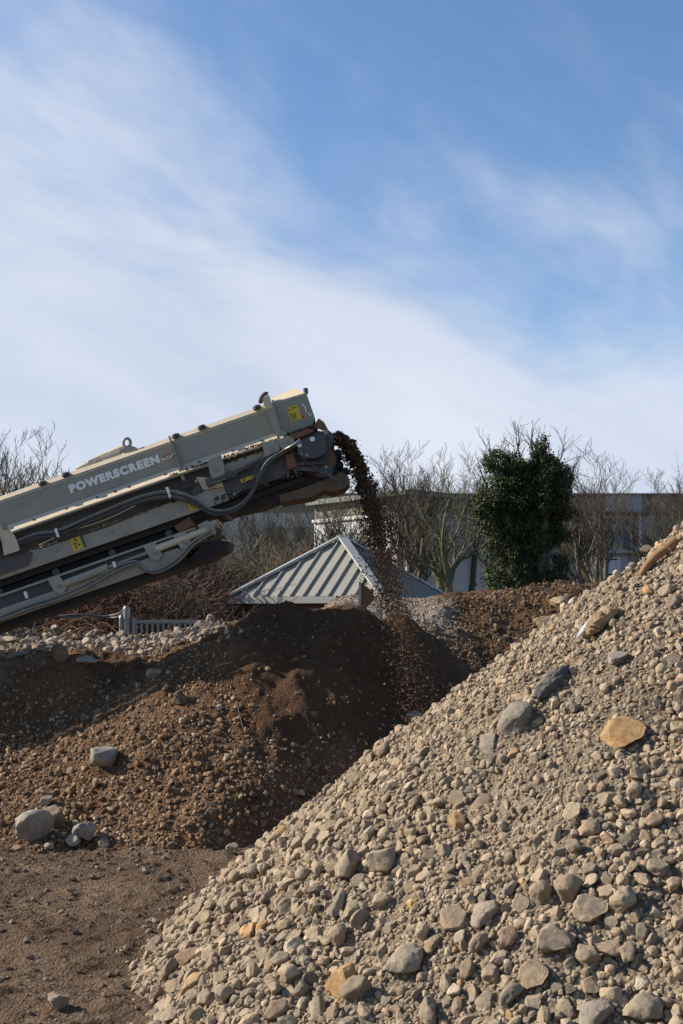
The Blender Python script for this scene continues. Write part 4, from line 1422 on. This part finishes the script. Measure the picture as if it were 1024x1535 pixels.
rf = roof.build('roof', M['roof'], hut)
for i in range(4):
    A, B = ev[i], ev[(i + 1) % 4]
    e = (B - A)
    L = e.length
    e.normalize()
    mid = (A + B) / 2
    sl = (apex - mid)
    nrm = e.cross(sl).normalized()
    if nrm.z < 0: nrm = -nrm
    mb = MB()
    nr = 12
    for k in range(1, nr):
        u = k / nr
        foot = A + (B - A) * u
        frac = 1 - abs(2 * u - 1)                  # ribs stop at the hips
        tip = foot + sl * (frac * 0.985 - 0.02)
        if frac < 0.06: continue
        wv = e * 0.017
        hv = nrm * 0.045
        mb.prism([foot - wv, foot + wv, foot + wv * 0.75 + hv, foot - wv * 0.75 + hv], [tip - wv, tip + wv, tip + wv * 0.75 + hv, tip - wv * 0.75 + hv])
    mb.build('rib_seam', M['roof'], rf)
    mb = MB()
    o_ = (e.cross(Vector((0, 0, 1)))).normalized()
    if o_.dot(mid - ctr) < 0: o_ = -o_
    mb.box(mid + o_ * 0.035 + Vector((0, 0, -0.075)), L + 0.07, 0.05, 0.13, e, o_, (0, 0, 1), 0.006)
    mb.build('fascia', M['roof_cap'], hut)
    MB().prism([ein[i] * 1 + Vector((0, 0, ez - 0.018)), ein[(i + 1) % 4] + Vector((0, 0, ez - 0.018)), B - Vector((0, 0, 0.02)), A - Vector((0, 0, 0.02))],
               [ein[i] * 1 + Vector((0, 0, ez - 0.04)), ein[(i + 1) % 4] + Vector((0, 0, ez - 0.04)), B - Vector((0, 0, 0.04)), A - Vector((0, 0, 0.04))]).build('soffit', M['frame'], hut)
for i in range(4):
    c = ev[i]
    d_ = (apex - c).normalized()
    side = d_.cross(Vector((0, 0, 1))).normalized()
    upv = side.cross(d_)
    MB().box((c + apex) / 2 + upv * 0.045, (apex - c).length + 0.02, 0.20, 0.05, d_, side, upv, 0.012).build('hip_cap', M['roof_cap'], rf)
MB().tube([apex - Vector((0, 0, 0.06)), apex + Vector((0, 0, 0.06))], [0.22, 0.12], 4).build('apex_cap', M['roof_cap'], rf)
# soil stains thrown on the shaded slope
mb = MB()
A, B = ev[1], ev[2]
sl = apex - (A + B) / 2
nrm = (B - A).cross(sl).normalized()
if nrm.z < 0: nrm = -nrm
for u, v, r_ in ((0.42, 0.52, 0.10), (0.47, 0.50, 0.06), (0.40, 0.36, 0.09), (0.33, 0.26, 0.07), (0.45, 0.23, 0.08), (0.52, 0.33, 0.06), (0.30, 0.42, 0.05), (0.36, 0.15, 0.10)):
    c = A + (B - A) * u + sl * v + nrm * 0.008
    e1, e2 = (B - A).normalized(), sl.normalized()
    ring_ = [c + e1 * math.cos(k * 0.7) * r_ * random.uniform(0.6, 1.1) + e2 * math.sin(k * 0.7) * r_ * random.uniform(0.6, 1.2) for k in range(9)]
    mb.prism(ring_, [p + nrm * 0.006 for p in ring_])
mb.build('mud_splash', M['mud'], rf)

# rusty board and post standing in front of the hut
bd = empty('leaning_board', P(546, 910, 13.6))
tag(bd, 'rusty leaning sheet on a pale edged post in front of the hut', 'board')
pts_ = [(541, 874), (556, 884), (563, 896), (556, 905), (540, 918)]
MB().prism([P(*p, 13.6) for p in pts_], [P(*p, 13.63) for p in pts_]).build('sheet', M['rust'], bd)
MB().prism([P(*p, 13.55) for p in ((538, 872), (542, 872), (541, 912), (532, 926), (530, 924), (537, 908))], [P(*p, 13.60) for p in ((538, 872), (542, 872), (541, 912), (532, 926), (530, 924), (537, 908))]).build('post', M['roof_cap'], bd)

# ------------------------------------------------------------------ gate and fence behind the bank
gt = empty('steel_gate', P(240, 960, 15.5))
tag(gt, 'low grey barred gate beyond the dumped concrete', 'gate')
Yg = 15.5
y_ = lambda py: CAMZ + (HY - py) / F * Yg
x_ = lambda px: (px - HX) / F * Yg
MB().box((x_(265), Yg, y_(932)), x_(330) - x_(200), 0.05, 0.045, bev=0.006).build('top_rail', M['rail'], gt)
MB().box((x_(265), Yg, y_(990)), x_(330) - x_(200), 0.05, 0.045, bev=0.006).build('bottom_rail', M['rail'], gt)
for px in np.arange(204, 330, 8.2):
    MB().box((x_(px), Yg, (y_(933) + y_(989)) / 2), 0.028, 0.02, y_(933) - y_(989) - 0.03).build('bar', M['rail'], gt)
for px, w_, top_py, lab in ((190, 0.075, 911, 'thick galvanised post at the gate hinge'), (182, 0.05, 925, 'thinner grey post beside the thick galvanised one'), (200, 0.045, 928, 'slim steel post closing the gate bars')):
    po = empty('gate_post', (x_(px), Yg, 0))
    tag(po, lab, 'post', 'posts by the gate')
    MB().tube([(x_(px), Yg, 0), (x_(px), Yg, y_(top_py))], w_ * 0.6, 12).build('shaft', M['galv'], po, angle=40)
    MB().tube([(x_(px), Yg, y_(top_py) - 0.01), (x_(px), Yg, y_(top_py) + 0.02)], [w_ * 0.66, w_ * 0.4], 12).build('cap', M['galv'], po, angle=40)
wr = MB()
for dy in (0, 4):
    wr.tube(smooth_path([P(-60, 920 + dy, 16.2), P(60, 922 + dy, 16.2), P(120, 925 - dy, 16.2), P(170, 922 + dy, 16.2), P(186, 914 + dy, 15.6)]), 0.014, 6)
tag(wr.build('sagging_cable', M['frame'], None, smooth=True), 'dark cables sagging across the brush to the galvanised post', 'cable')

# ------------------------------------------------------------------ scrap on the concrete bank
rods = []
for k in range(16):
    px = random.uniform(30, 130)
    c = hit(px, 962, 9, 18)
    y0 = c.y + random.uniform(0.0, 0.8)
    x0_ = (px - HX) / F * y0
    z0_ = float(heap_earth(x0_, y0))
    L = random.uniform(0.35, 0.8)
    a = random.uniform(-1.0, 1.6)
    path = [Vector((x0_, y0, z0_ + 0.02)), Vector((x0_ + math.cos(a) * L * 0.5, y0 + random.uniform(-.1, .1), z0_ + 0.10 + random.uniform(0, 0.08))), Vector((x0_ + math.cos(a) * L, y0 + random.uniform(-.2, .2), z0_ + random.uniform(0.0, 0.16)))]
    o = MB().tube(smooth_path(path, 4), 0.0055, 5).build('bent_rod', M['mud'] if k % 2 else M['rust'], None, smooth=True)
    tag(o, 'bent reinforcing rod sticking out of the dumped concrete', 'rod', 'bent rods in the dumped concrete')
sc = empty('scrap_box', P(36, 950, 14.4))
tag(sc, 'dark scrap metal trough under the conveyor at the frame edge', 'scrap')
MB().prism([P(*p, 14.4) for p in ((-40, 905), (62, 905), (68, 940), (55, 952), (-40, 955))], [P(*p, 15.2) for p in ((-40, 905), (62, 905), (68, 940), (55, 952), (-40, 955))]).build('trough', M['rubber'], sc)
MB().prism([P(*p, 14.3) for p in ((62, 938), (78, 944), (76, 950), (66, 946))], [P(*p, 14.38) for p in ((62, 938), (78, 944), (76, 950), (66, 946))]).build('yellow_flap', M['yellow'], sc)

# things lying on the pale heap
c = hit(985, 847)
d_ = (hit(1006, 829) - hit(962, 868)).normalized()
nrm = Vector(slope_normal(heap_grey, np.array([c.x]), np.array([c.y]), 0.2)[0])
pp_ = [hit(962, 866) + nrm * 0.012, hit(975, 856) + nrm * 0.03, hit(990, 843) + nrm * 0.04, hit(1008, 827) + nrm * 0.03]
pipe = empty('clay_pipe', pp_[1])
tag(pipe, 'broken brown clay pipe lying near the top of the pale heap', 'pipe')
mat_pipe = simple('brown clay', (0.24, 0.13, 0.055), 0.8, 0, 0.25, 20)
MB().tube(smooth_path(pp_, 5), [0.012 + 0.011 * min(1, i / 5) for i in range(16)], 12).build('barrel', mat_pipe, pipe, smooth=True)
MB().tube([pp_[3] - d_ * 0.02, pp_[3] + d_ * 0.05], 0.030, 12).build('collar', mat_pipe, pipe, angle=40)

sackc = hit(905, 942)
nrm = Vector(slope_normal(heap_grey, np.array([sackc.x]), np.array([sackc.y]), 0.2)[0])
V_, F_ = ICO[4]
ctr_ = sackc + nrm * 0.03
upd = (hit(925, 920) - hit(880, 965)).normalized()
sd = nrm.cross(upd).normalized()
sv = []
q1 = fbm(V_[:, 0] * 2 + V_[:, 2] * 1.1, V_[:, 1] * 2 - V_[:, 2], 0.9, 4, 201, 0.7)
q2 = fbm(V_[:, 1] * 4 + V_[:, 2], V_[:, 0] * 1.2, 0.40, 3, 202)
for v, a, b in zip(V_, q1, q2):
    k = 1 + 0.38 * a + 0.22 * b
    sv.append(ctr_ + nrm * 0.010 + upd * v[0] * 0.105 * k + sd * v[1] * 0.062 * k * (0.7 + 0.3 * v[0]) + nrm * (v[2] * 0.034 * k + 0.02 * b))


def sack_mat():
    m, nt, b = nodes_of('woven sack')
    v = objco(nt)
    wv = N(nt, 'ShaderNodeTexWave', wave_type='BANDS')
    wv.inputs['Scale'].default_value = 60
    wv.inputs['Distortion'].default_value = 3
    nt.links.new(v, wv.inputs['Vector'])
    nt.links.new(mix(nt, wv.outputs['Fac'], (0.30, 0.20, 0.105), (0.43, 0.31, 0.18)), b.inputs['Base Color'])
    b.inputs['Roughness'].default_value = 0.95
    bump(nt, b, wv.outputs['Fac'], 0.6, 0.006)
    return m


sk = empty('torn_sack', ctr_)
tag(sk, 'torn tan woven sack with a white scrap on the pale heap', 'sack')
MB().add(sv, [tuple(f) for f in F_]).build('bag', sack_mat(), sk, smooth=True)
q = [hit(871, 972), hit(879, 955), hit(890, 944), hit(884, 958)]
MB().prism([p + nrm * 0.055 for p in q], [p + nrm * 0.047 for p in q]).build('white_scrap', simple('white scrap', (0.72, 0.72, 0.68), 0.6), sk)

rag = empty('twisted_rag', hit(830, 1027))
tag(rag, 'dark twisted rag half buried above the dark standing slab', 'rag')
mb = MB()
V_, F_ = ICO[4]
rc = hit(830, 1027)
ru = (hit(850, 1006) - hit(812, 1046)).normalized()
rn = Vector(slope_normal(heap_grey, np.array([rc.x]), np.array([rc.y]), 0.2)[0])
rs = rn.cross(ru).normalized()
q1 = fbm(V_[:, 0] * 2 + V_[:, 2] * 1.3, V_[:, 1] * 2 - V_[:, 2], 0.8, 4, 301, 0.7)
q2 = fbm(V_[:, 1] * 3 + V_[:, 2] * 2, V_[:, 0] * 2, 0.35, 3, 302)
rv = []
for v, a, b in zip(V_, q1, q2):
    k = 1 + 0.45 * a + 0.22 * b
    rv.append(rc + rn * 0.012 + ru * v[0] * 0.105 * k + rs * v[1] * 0.042 * k + rn * (v[2] * 0.030 * k + 0.012 * a))
mb.add(rv, [tuple(f) for f in F_])
mb.build('folds', simple('dark cloth', (0.085, 0.08, 0.075), 0.9, 0, 0.5, 40), rag, smooth=True)

# stick in the brown slope
stk = [hit(355, 1055) + Vector((0, -0.03, 0.03)), hit(360, 1075) + Vector((0, -0.04, 0.02)), hit(366, 1098) + Vector((0, -0.02, 0.01))]
tag(MB().tube(smooth_path(stk, 4), 0.004, 6).build('thin_stick', M['mud'], None, smooth=True), 'thin pale stick poking from the shaded brown slope', 'stick')

# ------------------------------------------------------------------ buildings behind the trees
Yw = 60.0
wx = lambda px: (px - HX) / F * Yw
wz = lambda py: CAMZ + (HY - py) / F * Yw
wh = empty('warehouse', (wx(800), Yw, 0))
tag(wh, 'long grey warehouse with a weathered brown band below its roof', 'warehouse')
MB().box(((wx(300) + wx(1500)) / 2, Yw + 9, wz(768) / 2), wx(1500) - wx(300), 18, wz(768)).build('wall', M['clad_grey'], wh)
for p0, p1, mt in ((300, 560, 'band_olive'), (560.2, 860, 'band_brown'), (860.2, 906, 'band_brown'), (906.2, 962, 'band_grey'), (962.2, 1500, 'band_olive')):
    MB().box(((wx(p0) + wx(p1)) / 2, Yw + 9, (wz(768) + wz(741.5)) / 2), wx(p1) - wx(p0), 18.2, wz(741.5) - wz(768) - 0.004).build('parapet_band', M[mt], wh)
MB().box(((wx(300) + wx(1500)) / 2, Yw + 9, wz(740.7)), wx(1500) - wx(300) + 0.2, 18.5, 0.06).build('roof', M['roof_cap'], wh)
MB().box(((wx(560) + wx(1500)) / 2, Yw - 0.25, wz(769.5)), wx(1500) - wx(560), 0.5, 0.10).build('ledge', M['frame'], wh)  # ledge coloured dark to stand for the shadow line under the band
MB().box(((wx(600) + wx(800)) / 2, Yw - 0.18, wz(829)), wx(800) - wx(600), 0.36, 0.12).build('ledge', M['band_grey'], wh)
MB().box(((wx(880) + wx(980)) / 2, Yw - 0.18, wz(828)), wx(980) - wx(880), 0.36, 0.12).build('ledge', M['band_grey'], wh)


def window(px0, px1, py0, py1, cols, rows, name='window'):
    f = MB()
    X0, X1, Z0, Z1 = wx(px0), wx(px1), wz(py1), wz(py0)
    t = 0.06
    f.box(((X0 + X1) / 2, Yw - 0.03, Z0 + t / 2), X1 - X0, 0.08, t)
    f.box(((X0 + X1) / 2, Yw - 0.03, Z1 - t / 2), X1 - X0, 0.08, t)
    for i in range(cols + 1):
        f.box((X0 + t / 2 + (X1 - X0 - t) * i / cols, Yw - 0.03, (Z0 + Z1) / 2), t, 0.076, Z1 - Z0 - 2 * t)
    for j in range(1, rows):
        f.box(((X0 + X1) / 2, Yw - 0.025, Z0 + (Z1 - Z0) * j / rows), X1 - X0 - 2 * t, 0.06, t * 0.8)
    fr = f.build(name, M['frame'], wh)
    MB().box(((X0 + X1) / 2, Yw - 0.012, (Z0 + Z1) / 2), X1 - X0 - t, 0.02, Z1 - Z0 - t).build('pane', M['glass'], fr)


window(653, 672, 776, 824, 3, 4)
window(653, 671, 834, 908, 3, 6)
window(852, 902, 796, 814, 5, 1)
window(935, 950, 771, 824, 2, 4)
window(985, 1040, 790, 812, 5, 1)
window(720, 738, 856, 880, 2, 2)
window(690, 716, 788, 806, 4, 1)
window(770, 800, 788, 806, 4, 1)
window(440, 466, 790, 812, 3, 2)
window(400, 426, 790, 812, 3, 2)
window(905, 925, 838, 862, 2, 2)
for px in range(420, 1100, 40):
    if 560 < px < 600 or 640 < px < 680: continue
    MB().box((wx(px + 6), Yw - 0.03, (wz(767) + 0.2) / 2), 0.14, 0.05, wz(767) - 0.3).build('wall_joint', M['band_grey'], wh)
window(606, 636, 842, 900, 3, 4)
for p0, p1 in ((880, 886), (889, 893)):
    MB().box(((wx(p0) + wx(p1)) / 2, Yw - 0.04, (wz(800) + wz(812)) / 2 - 0.4), wx(p1) - wx(p0), 0.06, 0.5).build('notice_panel', M['white_wall'], wh)
for px in (958, 700, 1090):
    MB().tube([(wx(px), Yw - 0.12, 0), (wx(px), Yw - 0.12, wz(771))], 0.08, 8).build('downpipe', M['white_wall'], wh, angle=40)
MB().box(((wx(870) + wx(930)) / 2, Yw - 0.02, (wz(835) + wz(905)) / 2), wx(930) - wx(870), 0.1, wz(835) - wz(905)).build('roller_door', M['clad_pale'], wh)

# white shed, its long wall turned to the sun
A, B = Vector((-1.15, 50.5, 0)), Vector((2.55, 46.0, 0))
e = (B - A).normalized()
nv = Vector((e.y, -e.x, 0))
if nv.y > 0: nv = -nv
shed = empty('white_shed', (A + B) / 2)
tag(shed, 'white shed with a sunlit long wall behind the hut', 'shed')
Ls = (B - A).length
mc = (A + B) / 2 - nv * 3
MB().box(mc + Vector((0, 0, 2.75)), Ls, 6, 5.5, e, nv, (0, 0, 1)).build('wall', M['white_wall'], shed)
MB().box(mc + Vector((0, 0, 5.94)), Ls - 0.02, 5.96, 0.60, e, nv, (0, 0, 1)).build('upper_cladding', M['band_olive'], shed)
MB().box(mc + nv * 0.06 + Vector((0, 0, 5.57)), Ls + 0.06, 6.1, 0.13, e, nv, (0, 0, 1)).build('white_trim', M['white_wall'], shed)
MB().box(mc + nv * 0.10 + Vector((0, 0, 6.34)), Ls + 0.4, 6.4, 0.20, e, nv, (0, 0, 1)).build('roof', M['fascia_green'], shed)
for u in (0.25, 0.68):
    c = A + (B - A) * u + nv * 0.02
    wn = MB().box(c + Vector((0, 0, 3.4)), 1.7, 0.06, 1.0, e, nv, (0, 0, 1)).build('window', M['frame'], shed)
    MB().box(c + nv * 0.02 + Vector((0, 0, 3.4)), 1.55, 0.05, 0.86, e, nv, (0, 0, 1)).build('pane', M['glass'], wn)


# ------------------------------------------------------------------ bare trees and brush
def grow(rg, p, d, r, L, lvl, maxl, out, up=0.08, wob=0.16, nchild=(3, 5), ang=(0.45, 0.85), ratio=0.62):
    nseg = 5 if lvl == 0 else (4 if lvl < maxl else 3)
    pts, rad = [p.copy()], [r]
    q, dd = p.copy(), d.normalized()
    for i in range(nseg):
        dd = (dd + Vector((rg.gauss(0, wob), rg.gauss(0, wob), rg.gauss(0, wob) + up))).normalized()
        q = q + dd * (L / nseg)
        pts.append(q.copy())
        rad.append(max(0.0035, r * (1 - 0.72 * (i + 1) / nseg)))
    out.append((lvl, pts, rad))
    if lvl >= maxl: return
    nc = rg.randint(*nchild) + (1 if lvl == 0 else 0)
    for k in range(nc):
        f = (0.48 if lvl == 0 else 0.2) + (0.52 if lvl == 0 else 0.78) * (k + rg.random() * 0.8) / nc
        f = min(f, 0.98)
        i = min(int(f * nseg), nseg - 1)
        t = f * nseg - i
        base = pts[i].lerp(pts[i + 1], t)
        bd_ = (pts[i + 1] - pts[i]).normalized()
        side = bd_.orthogonal().normalized()
        side.rotate(Matrix.Rotation(rg.uniform(0, 6.283), 3, bd_))
        a = rg.uniform(*ang)
        nd = bd_ * math.cos(a) + side * math.sin(a)
        rr = (rad[i] * (1 - t) + rad[i + 1] * t) * 0.62
        grow(rg, base, nd, max(0.004, rr), L * ratio * rg.uniform(0.75, 1.15) * (1.05 - 0.35 * f if lvl == 0 else 1), lvl + 1, maxl, out, up, wob * 1.05, nchild, ang, ratio)


def tree_proto(name, seed, height, r, maxl, trunk_lvls, mats, up=0.08, wob=0.14, nchild=(3, 5), ang=(0.4, 0.8), ratio=0.62, stems=1, lean=0.0, trunk_frac=0.55, parts=('trunk', 'crown'), fat=1.0):
    rg = random.Random(seed)
    out = []
    for s in range(stems):
        a = rg.uniform(0, 6.283)
        p = Vector((math.cos(a), math.sin(a), 0)) * (0.12 * s if stems < 6 else rg.uniform(0, 0.5))
        d = Vector((math.cos(a) * lean, math.sin(a) * lean, 1))
        grow(rg, p, d, r * rg.uniform(0.7, 1), height * trunk_frac * rg.uniform(0.75, 1.0), 0, maxl, out, up, wob, nchild, ang, ratio)
    root = empty(name)
    for part, sel, mt in ((parts[0], lambda l: l <= trunk_lvls, mats[0]), (parts[1], lambda l: l > trunk_lvls, mats[1])):
        mb = MB()
        for lvl, pts, rad in out:
            if sel(lvl): mb.tube(pts, [x * fat for x in rad], 7 if lvl == 0 else (4 if lvl == 1 else 3), cap=False)
        me = bpy.data.meshes.new(part)
        me.from_pydata(mb.v, [], mb.f)
        me.polygons.foreach_set('use_smooth', [True] * len(me.polygons))
        me.materials.append(mt)
        o = bpy.data.objects.new(part, me)
        o.parent = root
        COL.objects.link(o)
    zs = [q.z for _l, pts, _r in out for q in pts]
    root['_h'] = max(zs)
    return root


TB = [tree_proto('bare_tree', 300 + k, 8.0, 0.19, 4, 1, (M['bark_moss'] if k % 2 else M['bark'], M['twig_olive'] if k % 2 else M['twig']), up=0.16, wob=0.10, nchild=(4, 6), ang=(0.5, 1.0), ratio=0.57, fat=1.5, trunk_frac=0.74) for k in range(4)]
TM = [tree_proto('bare_tree', 320 + k, 8.0, 0.13, 4, 1, (M['bark'], M['twig']), up=0.17, wob=0.10, nchild=(4, 5), ang=(0.4, 0.9), ratio=0.52, stems=3, lean=0.25, fat=1.5, trunk_frac=0.72) for k in range(3)]
SH = [tree_proto('bare_shrub', 340 + k, 3.2, 0.022, 3, 0, ((M['twig_red'], M['twig_red']), (M['twig_olive'], M['twig_olive']), (M['twig'], M['twig']), (M['twig_red'], M['twig_red']))[k], up=0.04, wob=0.20, nchild=(4, 6), ang=(0.4, 1.1), ratio=0.60, stems=14, lean=0.55, trunk_frac=0.6, parts=('stem', 'crown'), fat=1.5) for k in range(4)]
used = set()


def plant(proto, px, top_py, Y, label, group, yaw, cat='tree', base=0.0, wide=1.0):
    root = proto if proto.name not in used else copy_tree(proto)
    used.add(proto.name)
    h = CAMZ + (HY - top_py + (30 if cat == 'tree' else 0)) / F * Y - base
    s = h / proto['_h']
    root.location = ((px - HX) / F * Y, Y, base)
    root.rotation_euler = (0, 0, yaw)
    root.scale = (s * wide, s * wide, s)
    return tag(root, label, cat, group)


G1 = 'bare trees between the heaps and the warehouse'
spec = [
    (TB[0], 640, 683, 46, 'tallest bare tree between the falling soil and the ivy tree'),
    (TM[0], 617, 700, 44, 'many stemmed bare tree with mossy trunks beside the falling soil'),
    (TB[1], 672, 712, 40, 'bare tree with a thick mossy trunk by the tall dark window'),
    (TM[1], 588, 722, 47, 'bare tree behind the lower part of the falling soil'),
    (TB[2], 706, 706, 48, 'bare tree whose twigs touch the ivy tree on its sunny side'),
    (TB[3], 552, 752, 42, 'bare tree with spreading dark limbs behind the hut apex'),
    (TM[2], 470, 752, 41, 'dense bare tree behind the hut under the conveyor head'),
    (TB[1], 430, 766, 43, 'bare tree above the long slope of the hut roof'),
    (TM[0], 395, 765, 42, 'bare tree beside the nose of the lower conveyor section'),
    (TB[2], 358, 775, 40, 'bare tree close behind the conveyor above the hut eave end'),
    (TB[0], 866, 690, 47, 'bare tree leaning out behind the ivy tree on its shaded side'),
    (TB[3], 908, 703, 45, 'bare tree in front of the pale wall panel'),
    (TB[2], 985, 708, 47, 'bare tree rising over the warehouse roof by the heap skyline'),
    (TM[2], 1030, 716, 49, 'bare tree cut by the edge of the view above the heap'),
    (TB[1], 745, 760, 43, 'small bare tree at the sunny foot of the ivy tree'),
    (TB[0], 735, 690, 50, 'bare tree showing its twigs just behind the ivy tree crown'),
    (TM[2], 652, 700, 52, 'thin bare tree half hidden behind the tallest bare tree'),
    (TB[3], 690, 722, 45, 'short bare tree between thick mossy trunk and ivy tree'),
    (TM[0], 885, 715, 43, 'many stemmed bare tree before the brown band past the ivy tree'),
    (TB[1], 1008, 730, 45, 'bare tree whose foot is hidden by the heap skyline'),
    (TM[2], 520, 768, 47, 'bare tree whose twigs cross the sunlit white wall'),
    (TM[0], 820, 680, 51, 'bare tree with fine twigs over the ivy tree top'),
    (TM[1], 38, 672, 30, 'bare tree standing over the conveyor top at the frame edge'),
    (TB[3], 80, 683, 31, 'bare tree with thick knuckled twigs over the conveyor top'),
    (TM[2], 8, 664, 33, 'bare tree behind the brown brush at the frame edge'),
    (TB[0], 130, 715, 34, 'bare tree mostly hidden by the conveyor side plate'),
    (TB[2], 300, 760, 36, 'bare tree in the brush under the conveyor beam'),
]
for k, (pr, px, tp, Y, lab) in enumerate(spec):
    plant(pr, px, tp, Y, lab, G1, 0.9 * k + 0.4)
G2 = 'leafless shrubs in the brush'
pos_words = ['under the conveyor tail', 'beside the cables', 'behind the galvanised post', 'over the gate bars', 'between gate and hut', 'at the hut corner', 'below the conveyor nose', 'behind the dumped concrete']
shr = []
for k in range(64):
    px = -80 + 490 * ((k * 0.618) % 1.0)
    Y = 18.5 + 11 * ((k * 0.37) % 1.0)
    tp = 770 + 90 * random.random()
    if px > 190: Y = 27.5 + 6 * ((k * 0.37) % 1.0); tp = max(tp, 800)
    if px < 90: tp -= 75 * (Y > 23)
    shr.append((px, tp, Y))
shr += [(-12, 716, 25.0), (22, 712, 26.5), (48, 726, 25.5), (75, 742, 26.0), (105, 752, 27.0)]
for k, (px, tp, Y) in enumerate(shr):
    kind = SH[(0, 3, 0, 1, 2)[k % 5]] if px < 250 else SH[(1, 2, 0, 1, 3)[k % 5]]
    plant(kind, px, tp, Y, 'leafless shrub in the dense brown brush under the conveyor', G2, 1.3 * k, 'shrub', 0.0, 1.25)
for k, (px, tp, Y) in enumerate(((875, 862, 30), (915, 860, 32), (955, 845, 30), (700, 868, 38), (760, 880, 36), (590, 860, 36), (1005, 830, 34))):
    plant(SH[k % 4], px, tp, Y, 'low leafless shrub at the foot of the warehouse trees', 'low shrubs before the warehouse', 0.7 * k, 'shrub', 0.0, 1.3)
for pr in TB + TM + SH:
    if '_h' in pr: pass
for o in bpy.data.objects:
    if '_h' in o: del o['_h']

# ------------------------------------------------------------------ ivy covered tree
Yi = 35.0
ivx = lambda px: (px - HX) / F * Yi
ivz = lambda py: CAMZ + (HY - py) / F * Yi
iv = empty('ivy_tree', (ivx(790), Yi, 0))
tag(iv, 'dark tree smothered in ivy standing before the warehouse', 'tree')
rg = random.Random(5)
stems = [((775, 905), (768, 830), (755, 760), (748, 705)), ((792, 905), (795, 820), (800, 745), (806, 678)), ((806, 905), (818, 830), (832, 765), (842, 704)), ((785, 905), (780, 810), (775, 740), (768, 690)), ((798, 905), (812, 800), (822, 740), (822, 700)), ((790, 905), (786, 800), (782, 740), (784, 698))]
mb = MB()
lobes = []
for k, stm in enumerate(stems):
    yo = (-0.35, 0.0, 0.25, 0.45, -0.3, -0.2)[k]
    path = smooth_path([Vector((ivx(a), Yi + yo * i / 3, ivz(b) if i else 0)) for i, (a, b) in enumerate(stm)], 6)
    mb.tube(path, [0.20 * (1 - 0.8 * i / (len(path) - 1)) + 0.02 for i in range(len(path))], 8)
    for i, q in enumerate(path):
        f = i / (len(path) - 1)
        for _ in range(6):
            rr = (0.58 if f < 0.6 else 0.58 - 0.75 * (f - 0.6)) * rg.uniform(0.2, 1.0)
            a = rg.uniform(0, 6.283)
            lobes.append((q + Vector((math.cos(a) * rr, math.sin(a) * rr, rg.uniform(-0.2, 0.2))), rg.uniform(0.12, 0.30) * (1 if f < 0.75 else 0.8)))
mb.build('trunk', M['bark'], iv, smooth=True)
for px, py, r_ in ((722, 765, 0.32), (727, 790, 0.34), (732, 740, 0.30), (718, 778, 0.22), (738, 820, 0.30), (744, 860, 0.34), (748, 890, 0.34), (838, 880, 0.30), (842, 840, 0.28), (845, 800, 0.26), (733, 700, 0.22), (742, 690, 0.22), (808, 668, 0.16), (845, 720, 0.24)):
    for _ in range(3):
        lobes.append((Vector((ivx(px + rg.uniform(-6, 6)), Yi + rg.uniform(-0.7, 0.5), ivz(py + rg.uniform(-10, 10)))), r_ * rg.uniform(0.7, 1.05)))
lc = np.array([q[:] for q, _ in lobes])
lr = np.array([r_ for _, r_ in lobes])
nl = 125000
pick = RNG.choice(len(lc), nl, p=lr ** 2 / (lr ** 2).sum())
dv = RNG.normal(size=(nl, 3))
dv /= np.linalg.norm(dv, axis=1, keepdims=True)
cpos = lc[pick] + dv * (lr[pick] * (0.55 + 0.75 * RNG.random(nl) ** 1.6))[:, None]
nrm = dv + RNG.normal(size=(nl, 3)) * 0.55 + np.array([0, 0, 0.25])
nrm /= np.linalg.norm(nrm, axis=1, keepdims=True)
rm = rot_to(nrm, RNG.uniform(0, 6.283, nl))
quad = np.array([[-0.5, 0, 0], [0, -0.42, 0.10], [0.6, 0, -0.05], [0, 0.42, 0.10]])
sz = RNG.uniform(0.032, 0.08, nl)
Vq = np.einsum('nij,vj->nvi', rm, quad) * sz[:, None, None] + cpos[:, None, :]
off = np.array(iv.location[:])
tn = np.repeat(np.clip(RNG.normal(0.42, 0.25, nl), 0, 1), 4)
np_mesh('crown', Vq.reshape(-1, 3) - off, np.arange(nl * 4).reshape(-1, 4), M['ivy'], 4, False, np.stack([tn, tn, tn], axis=1), iv)
out = []
rgx = random.Random(91)
for px, py, lean in ((745, 720, -0.35), (765, 705, -0.1), (782, 700, 0.0), (800, 700, 0.1), (830, 715, 0.35), (845, 735, 0.6), (740, 740, -0.6), (812, 710, 0.2)):
    grow(rgx, Vector((ivx(px), Yi + rgx.uniform(-0.5, 0.5), ivz(py))), Vector((lean, rgx.uniform(-0.2, 0.2), 1)), 0.028, 0.95, 1, 3, out, 0.08, 0.14, (4, 5), (0.3, 0.7), 0.62)
mb = MB()
for lvl, pts, rad in out: mb.tube(pts, [x * 1.5 for x in rad], 4, cap=False)
mb.build('bare_twigs', M['twig'], iv)
